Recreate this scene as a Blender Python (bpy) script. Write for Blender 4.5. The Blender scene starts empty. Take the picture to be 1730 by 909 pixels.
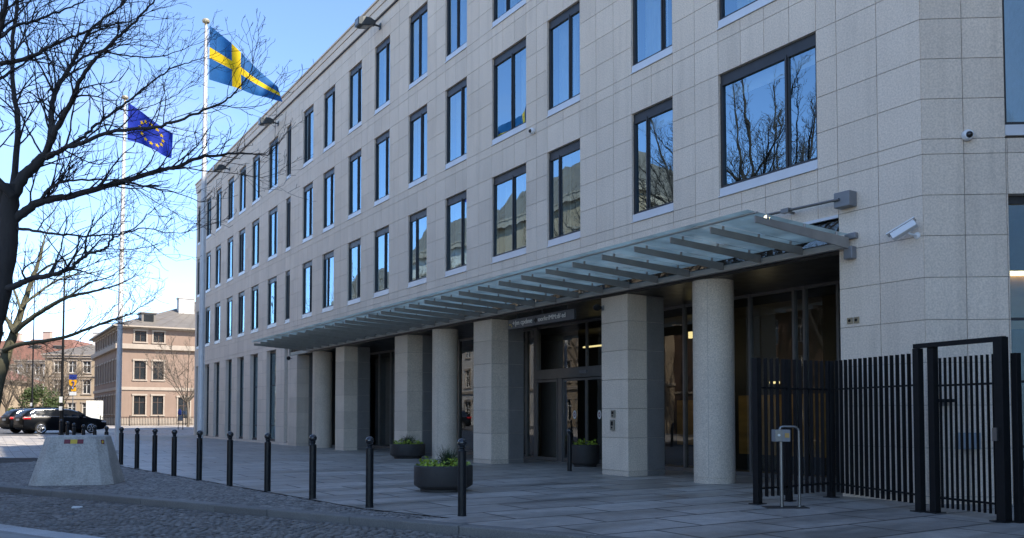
import bpy, math, random
import numpy as np
from mathutils import Vector, Matrix
R = math.radians
SC = bpy.context.scene
COL = SC.collection

# ------------------------------------------------------------------ camera, sky, sun, exposure
F_PX, CX, YH, H, PITCH = 1450.0, 865.0, 703.0, 1.6, R(2.2)
CYP = YH - F_PX * math.tan(PITCH)
cam_d = bpy.data.cameras.new("camera"); cam = bpy.data.objects.new("camera", cam_d); COL.objects.link(cam)
cam_d.sensor_width = 36.0; cam_d.lens = 36.0 * F_PX / 1730.0
cam_d.shift_y = (CYP - 454.5) / 1730.0
cam_d.clip_start = 0.1; cam_d.clip_end = 3000
cam.location = (0, 0, H); cam.rotation_euler = (R(90) + PITCH, 0, 0)
SC.camera = cam

SUN_EL = R(42); SUN_H = Vector((0.90, -0.44, 0)).normalized()
SUN = Vector((SUN_H.x * math.cos(SUN_EL), SUN_H.y * math.cos(SUN_EL), math.sin(SUN_EL)))
world = bpy.data.worlds.new("World"); SC.world = world; world.use_nodes = True
wn = world.node_tree.nodes; wl = world.node_tree.links
sky = wn.new("ShaderNodeTexSky"); sky.sky_type = 'NISHITA'; sky.sun_disc = False
sky.sun_elevation = SUN_EL; sky.sun_rotation = math.atan2(SUN_H.x, SUN_H.y)
sky.air_density = 0.75; sky.dust_density = 0.0; sky.ozone_density = 3.2; sky.altitude = 600
# thin high clouds mixed into the sky
tc = wn.new("ShaderNodeTexCoord"); mp = wn.new("ShaderNodeMapping"); mp.inputs['Scale'].default_value = (1.0, 1.0, 3.6)
nz = wn.new("ShaderNodeTexNoise"); nz.inputs['Scale'].default_value = 2.3; nz.inputs['Detail'].default_value = 7; nz.inputs['Roughness'].default_value = 0.6
cr = wn.new("ShaderNodeValToRGB"); cr.color_ramp.elements[0].position = 0.50; cr.color_ramp.elements[1].position = 0.82
cr.color_ramp.elements[1].color = (0.55, 0.55, 0.55, 1)
mxs = wn.new("ShaderNodeMixRGB"); mxs.inputs['Color2'].default_value = (2.2, 2.4, 2.75, 1)
wl.new(tc.outputs['Generated'], mp.inputs['Vector']); wl.new(mp.outputs['Vector'], nz.inputs['Vector'])
wl.new(nz.outputs['Fac'], cr.inputs['Fac']); wl.new(cr.outputs['Color'], mxs.inputs['Fac'])
wl.new(sky.outputs['Color'], mxs.inputs['Color1'])
bg = wn['Background']; wl.new(mxs.outputs['Color'], bg.inputs['Color']); bg.inputs['Strength'].default_value = 0.15

sun_d = bpy.data.lights.new("sun", 'SUN'); sun_d.energy = 3.8; sun_d.angle = R(0.53); sun_d.color = (1.0, 0.92, 0.80)
sun = bpy.data.objects.new("sun", sun_d); COL.objects.link(sun)
sun.rotation_euler = SUN.to_track_quat('Z', 'Y').to_euler(); sun.location = (30, -20, 60)
vs = SC.view_settings
vs.view_transform = 'Standard'; vs.look = 'None'; vs.gamma = 1.0; vs.use_curve_mapping = False
vs.exposure = 1.5

# ------------------------------------------------------------------ geometry of the place
D2 = np.array([-0.53546297, 0.84455871]); N2 = np.array([-D2[1], D2[0]])       # along the main front / outwards
C0 = np.array([7.55622427, 15.64013812])                                        # its near corner
def ray(u, v):
    x = (u - CX) / F_PX; y = (CYP - v) / F_PX
    return np.array([x, math.cos(PITCH) - y * math.sin(PITCH), math.sin(PITCH) + y * math.cos(PITCH)])
def at_depth(u, v, Y):
    r = ray(u, v); return Vector((r[0] / r[1] * Y, Y, H + r[2] / r[1] * Y))
def sm(x, a, b):
    t = np.clip((x - a) / (b - a), 0, 1); return t * t * (3 - 2 * t)
def hgt(x, y):
    perp = (x - C0[0]) * N2[0] + (y - C0[1]) * N2[1]
    return float(0.55 * max(sm(y, 33, 50) * sm(perp, 4.5, 9), sm(y, 64, 84)) + 1.2 * sm(y, 110, 200))
def on_ground(u, v):
    z = 0.0; r = ray(u, v)
    for _ in range(12):
        t = (z - H) / r[2]; z = 0.5 * z + 0.5 * hgt(r[0] * t, r[1] * t)
    return Vector((r[0] * t, r[1] * t, z))
def Wd(s, o, z):
    q = C0 + D2 * s + N2 * o; return Vector((q[0], q[1], z))
ROT_B = math.atan2(D2[1], D2[0])

# ------------------------------------------------------------------ helpers
def tag(o, label=None, cat=None, group=None, kind=None):
    if label: o['label'] = label
    if cat: o['category'] = cat
    if group: o['group'] = group
    if kind: o['kind'] = kind
    return o
def thing(name, label, cat, loc=(0, 0, 0), rz=0.0, group=None):
    o = bpy.data.objects.new(name, None); COL.objects.link(o); o.empty_display_size = 0.2
    o.location = loc; o.rotation_euler = (0, 0, rz)
    return tag(o, label, cat, group)
def kids(o): return [c for c in bpy.data.objects if c.parent == o]
def copy_tree(o, parent=None):
    c = o.copy(); COL.objects.link(c); c.parent = parent
    for ch in kids(o): copy_tree(ch, c)
    return c

class MB:
    def __init__(self): self.v = []; self.f = []; self.m = []; self.t = []
    def quad(self, *p, mi=0, t=0.5):
        b = len(self.v); self.v.extend([tuple(q) for q in p]); self.f.append(tuple(range(b, b + len(p)))); self.m.append(mi); self.t.append(t)
    def box(self, x0, x1, y0, y1, z0, z1, mi=0, f=None, t=0.5):
        c = [(x0, y0, z0), (x1, y0, z0), (x1, y1, z0), (x0, y1, z0), (x0, y0, z1), (x1, y0, z1), (x1, y1, z1), (x0, y1, z1)]
        if f: c = [tuple(f(*p)) for p in c]
        b = len(self.v); self.v.extend(c)
        for q in ((0, 3, 2, 1), (4, 5, 6, 7), (0, 1, 5, 4), (1, 2, 6, 5), (2, 3, 7, 6), (3, 0, 4, 7)):
            self.f.append(tuple(b + i for i in q)); self.m.append(mi); self.t.append(t)
    def tube(self, pts, rad, n=6, mi=0, caps=True, t=0.5):
        pts = [Vector(p) for p in pts]; k = len(pts)
        if not hasattr(rad, '__len__'): rad = [rad] * k
        b = len(self.v); u = None
        for i in range(k):
            d = (pts[min(i + 1, k - 1)] - pts[max(i - 1, 0)])
            if d.length < 1e-9: d = Vector((0, 0, 1))
            d.normalize()
            if u is None:
                u = d.orthogonal().normalized()
            else:
                u = u - d * u.dot(d)
                u = u.normalized() if u.length > 1e-6 else d.orthogonal().normalized()
            w = d.cross(u)
            for j in range(n):
                a = 2 * math.pi * j / n
                self.v.append(tuple(pts[i] + (u * math.cos(a) + w * math.sin(a)) * rad[i]))
        for i in range(k - 1):
            for j in range(n):
                a0 = b + i * n + j; a1 = b + i * n + (j + 1) % n
                self.f.append((a0, a1, a1 + n, a0 + n)); self.m.append(mi); self.t.append(t)
        if caps:
            self.f.append(tuple(b + j for j in reversed(range(n)))); self.m.append(mi); self.t.append(t)
            self.f.append(tuple(b + (k - 1) * n + j for j in range(n))); self.m.append(mi); self.t.append(t)
    def lathe(self, prof, n=24, c=(0, 0, 0), mi=0, sx=1.0, sy=1.0):
        b = len(self.v)
        for r, z in prof:
            for j in range(n):
                a = 2 * math.pi * j / n
                self.v.append((c[0] + sx * r * math.cos(a), c[1] + sy * r * math.sin(a), c[2] + z))
        for i in range(len(prof) - 1):
            for j in range(n):
                a0 = b + i * n + j; a1 = b + i * n + (j + 1) % n
                self.f.append((a0, a1, a1 + n, a0 + n)); self.m.append(mi); self.t.append(0.5)
        self.f.append(tuple(b + j for j in reversed(range(n)))); self.m.append(mi); self.t.append(0.5)
        self.f.append(tuple(b + (len(prof) - 1) * n + j for j in range(n))); self.m.append(mi); self.t.append(0.5)
    def ball(self, c, r, n=16, k=10, mi=0, sz=1.0):
        self.lathe([(max(1e-4, r * math.sin(math.pi * i / k)), -r * sz * math.cos(math.pi * i / k)) for i in range(k + 1)], n, c, mi)
    def build(self, name, mats, parent=None, smooth=False, bevel=0.0, angle=35):
        me = bpy.data.meshes.new(name)
        me.from_pydata(self.v, [], self.f)
        mats = mats if isinstance(mats, (list, tuple)) else [mats]
        for m in mats: me.materials.append(m)
        me.polygons.foreach_set('material_index', self.m)
        a = me.attributes.new('tint', 'FLOAT', 'FACE'); a.data.foreach_set('value', self.t)
        if smooth:
            me.polygons.foreach_set('use_smooth', [True] * len(self.f))
            try: me.set_sharp_from_angle(angle=R(angle))
            except Exception: pass
        me.update(); me.validate()
        o = bpy.data.objects.new(name, me); COL.objects.link(o); o.parent = parent
        if bevel:
            md = o.modifiers.new('bevel', 'BEVEL'); md.width = bevel; md.segments = 2; md.limit_method = 'ANGLE'; md.angle_limit = R(40)
        return o

def box_obj(name, mats, parent, dims, bevel=0.0, f=None):
    m = MB(); m.box(*dims, f=f); return m.build(name, mats, parent, bevel=bevel)

# ------------------------------------------------------------------ materials
def mat(name, col, rough=0.6, metal=0.0, var=0.12, vscale=2.5, tint=0.0, speck=0.0, sscale=70, bump=0.0, bscale=60,
        stain=0.0, spec=0.5, coat=0.0, stretch=(1, 1, 1), rvar=0.08, emit=None, estr=0.0, trans=0.0):
    m = bpy.data.materials.new(name); m.use_nodes = True
    nt = m.node_tree; N = nt.nodes; L = nt.links; b = N['Principled BSDF']
    tcn = N.new("ShaderNodeTexCoord"); mpn = N.new("ShaderNodeMapping"); mpn.inputs['Scale'].default_value = stretch
    L.new(tcn.outputs['Object'], mpn.inputs['Vector'])
    def noise(scale, detail=4, vec=None, rough_=0.55):
        n = N.new("ShaderNodeTexNoise"); n.inputs['Scale'].default_value = scale; n.inputs['Detail'].default_value = detail
        n.inputs['Roughness'].default_value = rough_
        L.new(vec or mpn.outputs['Vector'], n.inputs['Vector']); return n.outputs['Fac']
    def rng(sock, a, c, lo=0.25, hi=0.75):
        r = N.new("ShaderNodeMapRange"); r.inputs['From Min'].default_value = lo; r.inputs['From Max'].default_value = hi
        r.inputs['To Min'].default_value = a; r.inputs['To Max'].default_value = c; L.new(sock, r.inputs['Value']); return r.outputs['Result']
    def mul(a, c):
        n = N.new("ShaderNodeMath"); n.operation = 'MULTIPLY'; L.new(a, n.inputs[0]); L.new(c, n.inputs[1]); return n.outputs[0]
    f = rng(noise(vscale), 1 - var, 1 + var)
    if tint:
        at = N.new("ShaderNodeAttribute"); at.attribute_name = 'tint'
        f = mul(f, rng(at.outputs['Fac'], 1 - tint, 1 + tint, 0, 1))
    if speck:
        f = mul(f, rng(noise(sscale, 2), 1 - speck, 1 + speck, 0.35, 0.65))
    if stain:
        mp2 = N.new("ShaderNodeMapping"); mp2.inputs['Scale'].default_value = (2.2, 2.2, 0.16); L.new(tcn.outputs['Object'], mp2.inputs['Vector'])
        f = mul(f, rng(noise(1.4, 6, mp2.outputs['Vector'], 0.65), 1.0, 1 - stain, 0.5, 0.85))
    vm = N.new("ShaderNodeVectorMath"); vm.operation = 'SCALE'; vm.inputs[0].default_value = col[:3]
    L.new(f, vm.inputs['Scale']); L.new(vm.outputs[0], b.inputs['Base Color'])
    b.inputs['Metallic'].default_value = metal; b.inputs['Specular IOR Level'].default_value = spec
    L.new(rng(noise(vscale * 2.3), max(0.02, rough - rvar), min(1, rough + rvar)), b.inputs['Roughness'])
    if coat: b.inputs['Coat Weight'].default_value = coat; b.inputs['Coat Roughness'].default_value = 0.04
    if bump:
        bn = N.new("ShaderNodeBump"); bn.inputs['Strength'].default_value = bump; bn.inputs['Distance'].default_value = 0.01
        L.new(noise(bscale, 5), bn.inputs['Height']); L.new(bn.outputs['Normal'], b.inputs['Normal'])
    if emit: b.inputs['Emission Color'].default_value = (*emit, 1); b.inputs['Emission Strength'].default_value = estr
    if trans: 
        tr = N.new("ShaderNodeBsdfTranslucent"); L.new(vm.outputs[0], tr.inputs['Color'])
        mx = N.new("ShaderNodeMixShader"); mx.inputs[0].default_value = trans
        L.new(b.outputs[0], mx.inputs[1]); L.new(tr.outputs[0], mx.inputs[2]); L.new(mx.outputs[0], N['Material Output'].inputs['Surface'])
    return m
def glass(name, tint, ior=1.7, base=0.0, wob=0.15, haze=0.0, wscale=0.8, gtint=(0.93, 0.97, 1.0)):
    m = bpy.data.materials.new(name); m.use_nodes = True
    nt = m.node_tree; N = nt.nodes; L = nt.links; N.remove(N['Principled BSDF'])
    t = N.new("ShaderNodeBsdfTransparent"); t.inputs['Color'].default_value = (*tint, 1)
    g = N.new("ShaderNodeBsdfGlossy"); g.inputs['Roughness'].default_value = 0.0; g.inputs['Color'].default_value = (*gtint, 1)
    fr = N.new("ShaderNodeFresnel"); fr.inputs['IOR'].default_value = ior
    mr = N.new("ShaderNodeMapRange"); mr.inputs['To Min'].default_value = base; mr.inputs['To Max'].default_value = 1.0
    L.new(fr.outputs[0], mr.inputs['Value'])
    mx = N.new("ShaderNodeMixShader"); L.new(mr.outputs[0], mx.inputs[0]); L.new(t.outputs[0], mx.inputs[1]); L.new(g.outputs[0], mx.inputs[2])
    if wob:
        tcn = N.new("ShaderNodeTexCoord"); n = N.new("ShaderNodeTexNoise"); n.inputs['Scale'].default_value = wscale; n.inputs['Detail'].default_value = 2
        bn = N.new("ShaderNodeBump"); bn.inputs['Strength'].default_value = wob; bn.inputs['Distance'].default_value = 0.02
        L.new(tcn.outputs['Object'], n.inputs['Vector']); L.new(n.outputs['Fac'], bn.inputs['Height']); L.new(bn.outputs[0], g.inputs['Normal'])
    out = mx.outputs[0]
    if haze:
        df = N.new("ShaderNodeBsdfDiffuse"); df.inputs['Color'].default_value = (0.60, 0.72, 0.63, 1)
        tl = N.new("ShaderNodeBsdfTranslucent"); tl.inputs['Color'].default_value = (0.74, 0.84, 0.70, 1)
        a = N.new("ShaderNodeMixShader"); a.inputs[0].default_value = 0.75; L.new(df.outputs[0], a.inputs[1]); L.new(tl.outputs[0], a.inputs[2])
        tn = N.new("ShaderNodeTexCoord"); nn = N.new("ShaderNodeTexNoise"); nn.inputs['Scale'].default_value = 1.3; nn.inputs['Detail'].default_value = 5
        L.new(tn.outputs['Object'], nn.inputs['Vector'])
        r2 = N.new("ShaderNodeMapRange"); r2.inputs['From Min'].default_value = 0.3; r2.inputs['From Max'].default_value = 0.7
        r2.inputs['To Min'].default_value = haze * 0.6; r2.inputs['To Max'].default_value = haze * 1.4; L.new(nn.outputs['Fac'], r2.inputs['Value'])
        h = N.new("ShaderNodeMixShader"); L.new(r2.outputs[0], h.inputs[0]); L.new(out, h.inputs[1]); L.new(a.outputs[0], h.inputs[2]); out = h.outputs[0]
    L.new(out, N['Material Output'].inputs['Surface'])
    return m

M = {}
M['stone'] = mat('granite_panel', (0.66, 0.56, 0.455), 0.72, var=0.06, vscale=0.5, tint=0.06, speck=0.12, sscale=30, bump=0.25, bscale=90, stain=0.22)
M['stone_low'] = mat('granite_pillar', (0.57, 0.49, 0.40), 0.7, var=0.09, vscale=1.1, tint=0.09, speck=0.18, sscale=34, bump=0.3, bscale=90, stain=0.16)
M['joint'] = mat('panel_joint', (0.32, 0.29, 0.26), 0.9, var=0.2)
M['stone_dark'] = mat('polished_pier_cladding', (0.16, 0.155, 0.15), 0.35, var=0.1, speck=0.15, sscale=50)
M['frame'] = mat('bronze_window_frame', (0.040, 0.040, 0.043), 0.42, 0.35, var=0.1, vscale=4)
M['sill'] = mat('aluminium_sill', (0.60, 0.61, 0.63), 0.42, 0.25, var=0.06, vscale=1.5)
M['steel'] = mat('brushed_steel', (0.20, 0.20, 0.195), 0.36, 0.85, var=0.12, vscale=5)
M['beam'] = mat('canopy_beam_metal', (0.30, 0.28, 0.255), 0.45, 0.3, var=0.14, vscale=3)
M['gutter'] = mat('canopy_gutter_metal', (0.42, 0.41, 0.38), 0.5, 0.4, var=0.12, vscale=2)
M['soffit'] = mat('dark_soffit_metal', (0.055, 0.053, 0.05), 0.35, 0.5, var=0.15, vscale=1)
M['glass'] = glass('window_glass', (0.74, 0.82, 0.82), 1.9, 0.28, wob=0.16, gtint=(0.62, 0.86, 1.0))
M['shopglass'] = glass('entrance_glass', (0.60, 0.64, 0.62), 1.65, 0.02, wob=0.10)
M['canopyglass'] = glass('canopy_glass', (0.72, 0.86, 0.74), 1.4, 0.0, wob=0.0, haze=0.55)
M['curtain'] = mat('pale_curtain', (0.80, 0.80, 0.76), 0.9, var=0.08, vscale=3, trans=0.35)
M['blind'] = mat('roller_blind', (0.66, 0.67, 0.66), 0.85, var=0.05)
M['room'] = mat('office_interior', (0.10, 0.10, 0.105), 0.9, var=0.2, vscale=0.6)
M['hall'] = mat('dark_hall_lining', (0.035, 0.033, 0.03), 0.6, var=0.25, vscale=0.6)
M['wood'] = mat('golden_wood_panel', (0.42, 0.25, 0.07), 0.5, var=0.25, vscale=1.2, stretch=(1, 1, 6))
M['lamp'] = mat('lit_lamp_tube', (0.8, 0.7, 0.4), 0.5, emit=(1.0, 0.78, 0.36), estr=0.6)
M['black'] = mat('black_powder_coat', (0.008, 0.0085, 0.0095), 0.5, 0.0, var=0.2, vscale=5, bump=0.04, bscale=150, spec=0.18)
M['bollard'] = mat('bollard_black_paint', (0.010, 0.012, 0.0145), 0.36, 0.0, var=0.25, vscale=6, bump=0.05, bscale=120, spec=0.28)
M['ball'] = mat('bollard_ball_paint', (0.018, 0.020, 0.024), 0.2, 0.0, var=0.15, vscale=8, spec=0.7)
M['concrete'] = mat('cast_concrete', (0.43, 0.41, 0.37), 0.85, var=0.16, vscale=2.5, speck=0.16, sscale=28, bump=0.9, bscale=26, stain=0.38)
M['planter'] = mat('dark_planter', (0.032, 0.030, 0.029), 0.62, var=0.15, vscale=4, speck=0.1, bump=0.1)
M['soil'] = mat('planting_soil', (0.03, 0.022, 0.015), 0.95, var=0.3, bump=0.6, bscale=40)
M['leaf_y'] = mat('yellow_green_leaves', (0.30, 0.40, 0.045), 0.55, var=0.35, vscale=9, tint=0.45, trans=0.25)
M['leaf_d'] = mat('dark_grass_blades', (0.028, 0.050, 0.018), 0.55, var=0.3, vscale=9, tint=0.4, trans=0.2)
M['leaf_e'] = mat('evergreen_foliage', (0.050, 0.075, 0.018), 0.6, var=0.35, vscale=1.2, tint=0.5, trans=0.15)
M['white_paint'] = mat('white_pole_paint', (0.66, 0.65, 0.63), 0.3, var=0.07, vscale=1.5, stain=0.12)
M['cam_white'] = mat('white_camera_housing', (0.70, 0.71, 0.72), 0.35, var=0.04)
M['cam_black'] = mat('dark_camera_dome', (0.012, 0.013, 0.015), 0.08, var=0.05)
M['grey_box'] = mat('grey_metal_box', (0.20, 0.205, 0.215), 0.5, 0.2, var=0.08)
M['lens'] = mat('floodlight_lens', (0.16, 0.155, 0.14), 0.2, var=0.08)
M['flood'] = mat('floodlight_body', (0.05, 0.058, 0.062), 0.5, 0.2, var=0.1)
M['bark'] = mat('dark_bark', (0.036, 0.032, 0.030), 0.9, var=0.3, vscale=5, bump=0.7, bscale=25, stretch=(1, 1, 0.4))
M['twig'] = mat('twig_bark', (0.030, 0.026, 0.024), 0.85, var=0.25, vscale=3)
M['bark_g'] = mat('mossy_bark', (0.085, 0.078, 0.045), 0.9, var=0.3, vscale=4, bump=0.5, bscale=25)
M['bark_l'] = mat('pale_bark', (0.12, 0.095, 0.07), 0.9, var=0.3, vscale=3)
M['car'] = mat('black_car_paint', (0.003, 0.004, 0.006), 0.3, var=0.05, coat=0.05, rvar=0.02, spec=0.15)
M['carglass'] = mat('tinted_car_glass', (0.008, 0.010, 0.012), 0.05, var=0.05, spec=0.8, rvar=0.02)
M['chrome'] = mat('chrome_trim', (0.6, 0.6, 0.62), 0.15, 1.0, var=0.05)
M['tyre'] = mat('tyre_rubber', (0.012, 0.012, 0.012), 0.8, var=0.2)
M['rim'] = mat('alloy_rim', (0.55, 0.56, 0.58), 0.28, 0.9, var=0.08)
M['red_lamp'] = mat('red_tail_lamp', (0.42, 0.015, 0.02), 0.15, var=0.1, coat=1.0)
M['clear_lamp'] = mat('clear_head_lamp', (0.5, 0.5, 0.52), 0.1, 0.3, var=0.1, coat=1.0)
M['plate'] = mat('white_number_plate', (0.65, 0.66, 0.62), 0.5, var=0.05)
M['red'] = mat('red_reflective', (0.16, 0.010, 0.02), 0.45, var=0.08)
M['yellow'] = mat('yellow_reflective', (0.62, 0.43, 0.03), 0.45, var=0.08)
M['sign_panel'] = mat('slate_sign_panel', (0.075, 0.085, 0.10), 0.4, 0.3, var=0.08)
M['letter'] = mat('pale_letter', (0.66, 0.63, 0.58), 0.5, var=0.06)
M['flag_b'] = mat('flag_blue_cloth', (0.006, 0.11, 0.33), 0.75, var=0.08, vscale=3, trans=0.42)
M['flag_y'] = mat('flag_yellow_cloth', (0.80, 0.54, 0.0), 0.75, var=0.05, vscale=3, trans=0.42)
M['flag_eu'] = mat('deep_blue_cloth', (0.004, 0.028, 0.36), 0.75, var=0.1, vscale=3, trans=0.40)
M['rope'] = mat('white_rope', (0.6, 0.6, 0.6), 0.8)
M['salmon'] = mat('salmon_render', (0.215, 0.148, 0.110), 0.85, var=0.10, vscale=0.5, bump=0.2, bscale=10, stain=0.15)
M['cream'] = mat('cream_render', (0.33, 0.255, 0.175), 0.85, var=0.10, vscale=0.5, bump=0.2, bscale=10, stain=0.15)
M['pale'] = mat('pale_grey_render', (0.50, 0.47, 0.43), 0.85, var=0.12, vscale=0.5, stain=0.15)
M['pink'] = mat('dusty_pink_render', (0.42, 0.30, 0.24), 0.85, var=0.15, vscale=0.5, stain=0.15)
M['trim'] = mat('stone_trim', (0.32, 0.265, 0.21), 0.8, var=0.1, vscale=1.5, stain=0.15)
M['roofm'] = mat('grey_sheet_roof', (0.15, 0.132, 0.112), 0.6, 0.1, var=0.14, vscale=1.0, stain=0.1)
M['rooft'] = mat('red_tile_roof', (0.17, 0.080, 0.055), 0.8, var=0.2, vscale=1.0, speck=0.2, sscale=6)
M['wood_frame'] = mat('brown_window_wood', (0.06, 0.035, 0.022), 0.6, var=0.15)
M['white_frame'] = mat('white_window_wood', (0.60, 0.58, 0.54), 0.6, var=0.08)
M['hglass'] = mat('dark_house_glass', (0.015, 0.018, 0.02), 0.06, var=0.3, vscale=0.5, spec=0.9, rvar=0.02)
M['sett'] = mat('street_sett', (0.15, 0.136, 0.12), 0.62, var=0.18, vscale=0.7, tint=0.55, speck=0.12, sscale=60, bump=0.4, bscale=50)
M['sett2'] = mat('pavement_sett', (0.20, 0.183, 0.163), 0.68, var=0.16, vscale=0.6, tint=0.5, speck=0.12, sscale=60, bump=0.4, bscale=50)
M['sand'] = mat('joint_sand', (0.028, 0.025, 0.022), 0.95, var=0.25, vscale=3)
M['kerb'] = mat('kerb_granite', (0.175, 0.165, 0.15), 0.75, var=0.12, vscale=1.5, tint=0.16, speck=0.18, sscale=60, bump=0.4)
M['kerb_l'] = mat('pale_kerb_granite', (0.36, 0.36, 0.36), 0.75, var=0.14, vscale=1.5, tint=0.12, speck=0.15, sscale=60, bump=0.4)
M['blue_sign'] = mat('blue_sign_face', (0.02, 0.04, 0.22), 0.4, var=0.1)
M['yel_sign'] = mat('yellow_sign_face', (0.75, 0.36, 0.01), 0.4, var=0.08)
M['white_sign'] = mat('white_sign_face', (0.66, 0.66, 0.64), 0.5, var=0.05)
M['brick'] = mat('dark_brick', (0.085, 0.048, 0.032), 0.85, var=0.25, vscale=1.0, speck=0.25, sscale=8)
M['white_panel'] = mat('white_site_panel', (0.50, 0.49, 0.44), 0.7, var=0.08, stain=0.1)

def slab_mat(name, col1, col2, joint, bw, rh, rot, dx=0.0, dy=0.0, wet=0.35, msize=0.007, rough=0.55, tone=0.16):
    m = bpy.data.materials.new(name); m.use_nodes = True
    nt = m.node_tree; N = nt.nodes; L = nt.links; b = N['Principled BSDF']
    tcn = N.new("ShaderNodeTexCoord"); mpn = N.new("ShaderNodeMapping"); mpn.vector_type = 'TEXTURE'
    mpn.inputs['Rotation'].default_value = (0, 0, rot); mpn.inputs['Location'].default_value = (dx, dy, 0)
    L.new(tcn.outputs['Object'], mpn.inputs['Vector'])
    br = N.new("ShaderNodeTexBrick"); br.inputs['Scale'].default_value = 1.0; br.inputs['Brick Width'].default_value = bw; br.inputs['Row Height'].default_value = rh
    br.inputs['Mortar Size'].default_value = msize; br.inputs['Mortar Smooth'].default_value = 0.15; br.inputs['Bias'].default_value = 0.0
    br.inputs['Color1'].default_value = (*col1, 1); br.inputs['Color2'].default_value = (*col2, 1); br.inputs['Mortar'].default_value = (*joint, 1)
    L.new(mpn.outputs['Vector'], br.inputs['Vector'])
    def noise(scale, detail=5, rr=0.6, vec=None):
        n = N.new("ShaderNodeTexNoise"); n.inputs['Scale'].default_value = scale; n.inputs['Detail'].default_value = detail; n.inputs['Roughness'].default_value = rr
        L.new(vec or mpn.outputs['Vector'], n.inputs['Vector']); return n.outputs['Fac']
    def rng(s, a, c, lo, hi):
        r = N.new("ShaderNodeMapRange"); r.inputs['From Min'].default_value = lo; r.inputs['From Max'].default_value = hi
        r.inputs['To Min'].default_value = a; r.inputs['To Max'].default_value = c; L.new(s, r.inputs['Value']); return r.outputs['Result']
    def mul(a, c):
        n = N.new("ShaderNodeMath"); n.operation = 'MULTIPLY'; L.new(a, n.inputs[0]); L.new(c, n.inputs[1]); return n.outputs[0]
    mp3 = N.new("ShaderNodeMapping"); mp3.inputs['Scale'].default_value = (0.45, 1.6, 1); L.new(mpn.outputs['Vector'], mp3.inputs['Vector'])
    patch = noise(0.55, 5, 0.62, mp3.outputs['Vector'])
    f = mul(rng(patch, 1 - wet, 1.12, 0.36, 0.60), rng(noise(4.0), 1 - tone, 1 + tone, 0.3, 0.7))
    f = mul(f, rng(noise(70, 2), 0.88, 1.12, 0.35, 0.65))
    vm = N.new("ShaderNodeVectorMath"); vm.operation = 'SCALE'; L.new(br.outputs['Color'], vm.inputs[0]); L.new(f, vm.inputs['Scale'])
    L.new(vm.outputs[0], b.inputs['Base Color'])
    L.new(rng(patch, rough - 0.14, rough + 0.12, 0.36, 0.62), b.inputs['Roughness'])
    bn = N.new("ShaderNodeBump"); bn.inputs['Strength'].default_value = 0.5; bn.inputs['Distance'].default_value = 0.006
    inv = N.new("ShaderNodeMath"); inv.operation = 'SUBTRACT'; inv.inputs[0].default_value = 1.0; L.new(br.outputs['Fac'], inv.inputs[1])
    ad = N.new("ShaderNodeMath"); ad.operation = 'MULTIPLY_ADD'; L.new(noise(40, 4), ad.inputs[0]); ad.inputs[1].default_value = 0.22; L.new(inv.outputs[0], ad.inputs[2])
    L.new(ad.outputs[0], bn.inputs['Height']); L.new(bn.outputs[0], b.inputs['Normal'])
    return m
M['plaza'] = slab_mat('plaza_slabs', (0.29, 0.264, 0.236), (0.37, 0.342, 0.308), (0.05, 0.047, 0.044), 1.88, 1.06, ROT_B + R(90), C0[0], C0[1], wet=0.40, rough=0.5, msize=0.028)
M['far_pave'] = slab_mat('pavers', (0.30, 0.275, 0.25), (0.36, 0.33, 0.30), (0.08, 0.075, 0.07), 0.8, 0.4, ROT_B, 0, 0, wet=0.2, rough=0.7)
M['walk'] = slab_mat('footway_slabs', (0.15, 0.14, 0.135), (0.175, 0.165, 0.16), (0.06, 0.058, 0.056), 1.6, 1.1, R(-31), 0, 0, wet=0.25, rough=0.65)
M['asphalt'] = mat('asphalt', (0.075, 0.075, 0.078), 0.85, var=0.15, vscale=0.5, speck=0.15, sscale=30, bump=0.4, bscale=60)
M['earth'] = mat('ground_cover', (0.44, 0.39, 0.32), 0.9, var=0.15, vscale=0.2)
M['grass'] = mat('verge_grass', (0.09, 0.115, 0.03), 0.9, var=0.25, vscale=2, bump=0.6)

# ------------------------------------------------------------------ ground, street, pavements
def patch(name, p00, p10, p11, p01, nu, nv, off, m, kind='structure'):
    mb = MB()
    g = []
    for j in range(nv + 1):
        for i in range(nu + 1):
            u = i / nu; v = j / nv
            x = (p00[0] * (1 - u) + p10[0] * u) * (1 - v) + (p01[0] * (1 - u) + p11[0] * u) * v
            y = (p00[1] * (1 - u) + p10[1] * u) * (1 - v) + (p01[1] * (1 - u) + p11[1] * u) * v
            mb.v.append((x, y, hgt(x, y) + off))
    for j in range(nv):
        for i in range(nu):
            a = j * (nu + 1) + i
            mb.f.append((a, a + 1, a + nu + 2, a + nu + 1)); mb.m.append(0); mb.t.append(0.5)
    o = mb.build(name, m, smooth=True)
    if kind: o['kind'] = kind
    return o
def poly(name, pts, z, m):
    mb = MB(); mb.quad(*[(p[0], p[1], z) for p in pts]); o = mb.build(name, m); o['kind'] = 'structure'; return o

patch('ground', (-700, -500), (700, -500), (700, 1000), (-700, 1000), 140, 150, -0.16, M['earth'])
KD = np.array([0.839, -0.544]); KN = np.array([0.544, 0.839])        # kerb direction, and away from the camera
K1 = np.array([-3.62, 14.35])                                       # a point on the far kerb line
def K(a, b): q = K1 + KD * a + KN * b; return (q[0], q[1])
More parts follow.
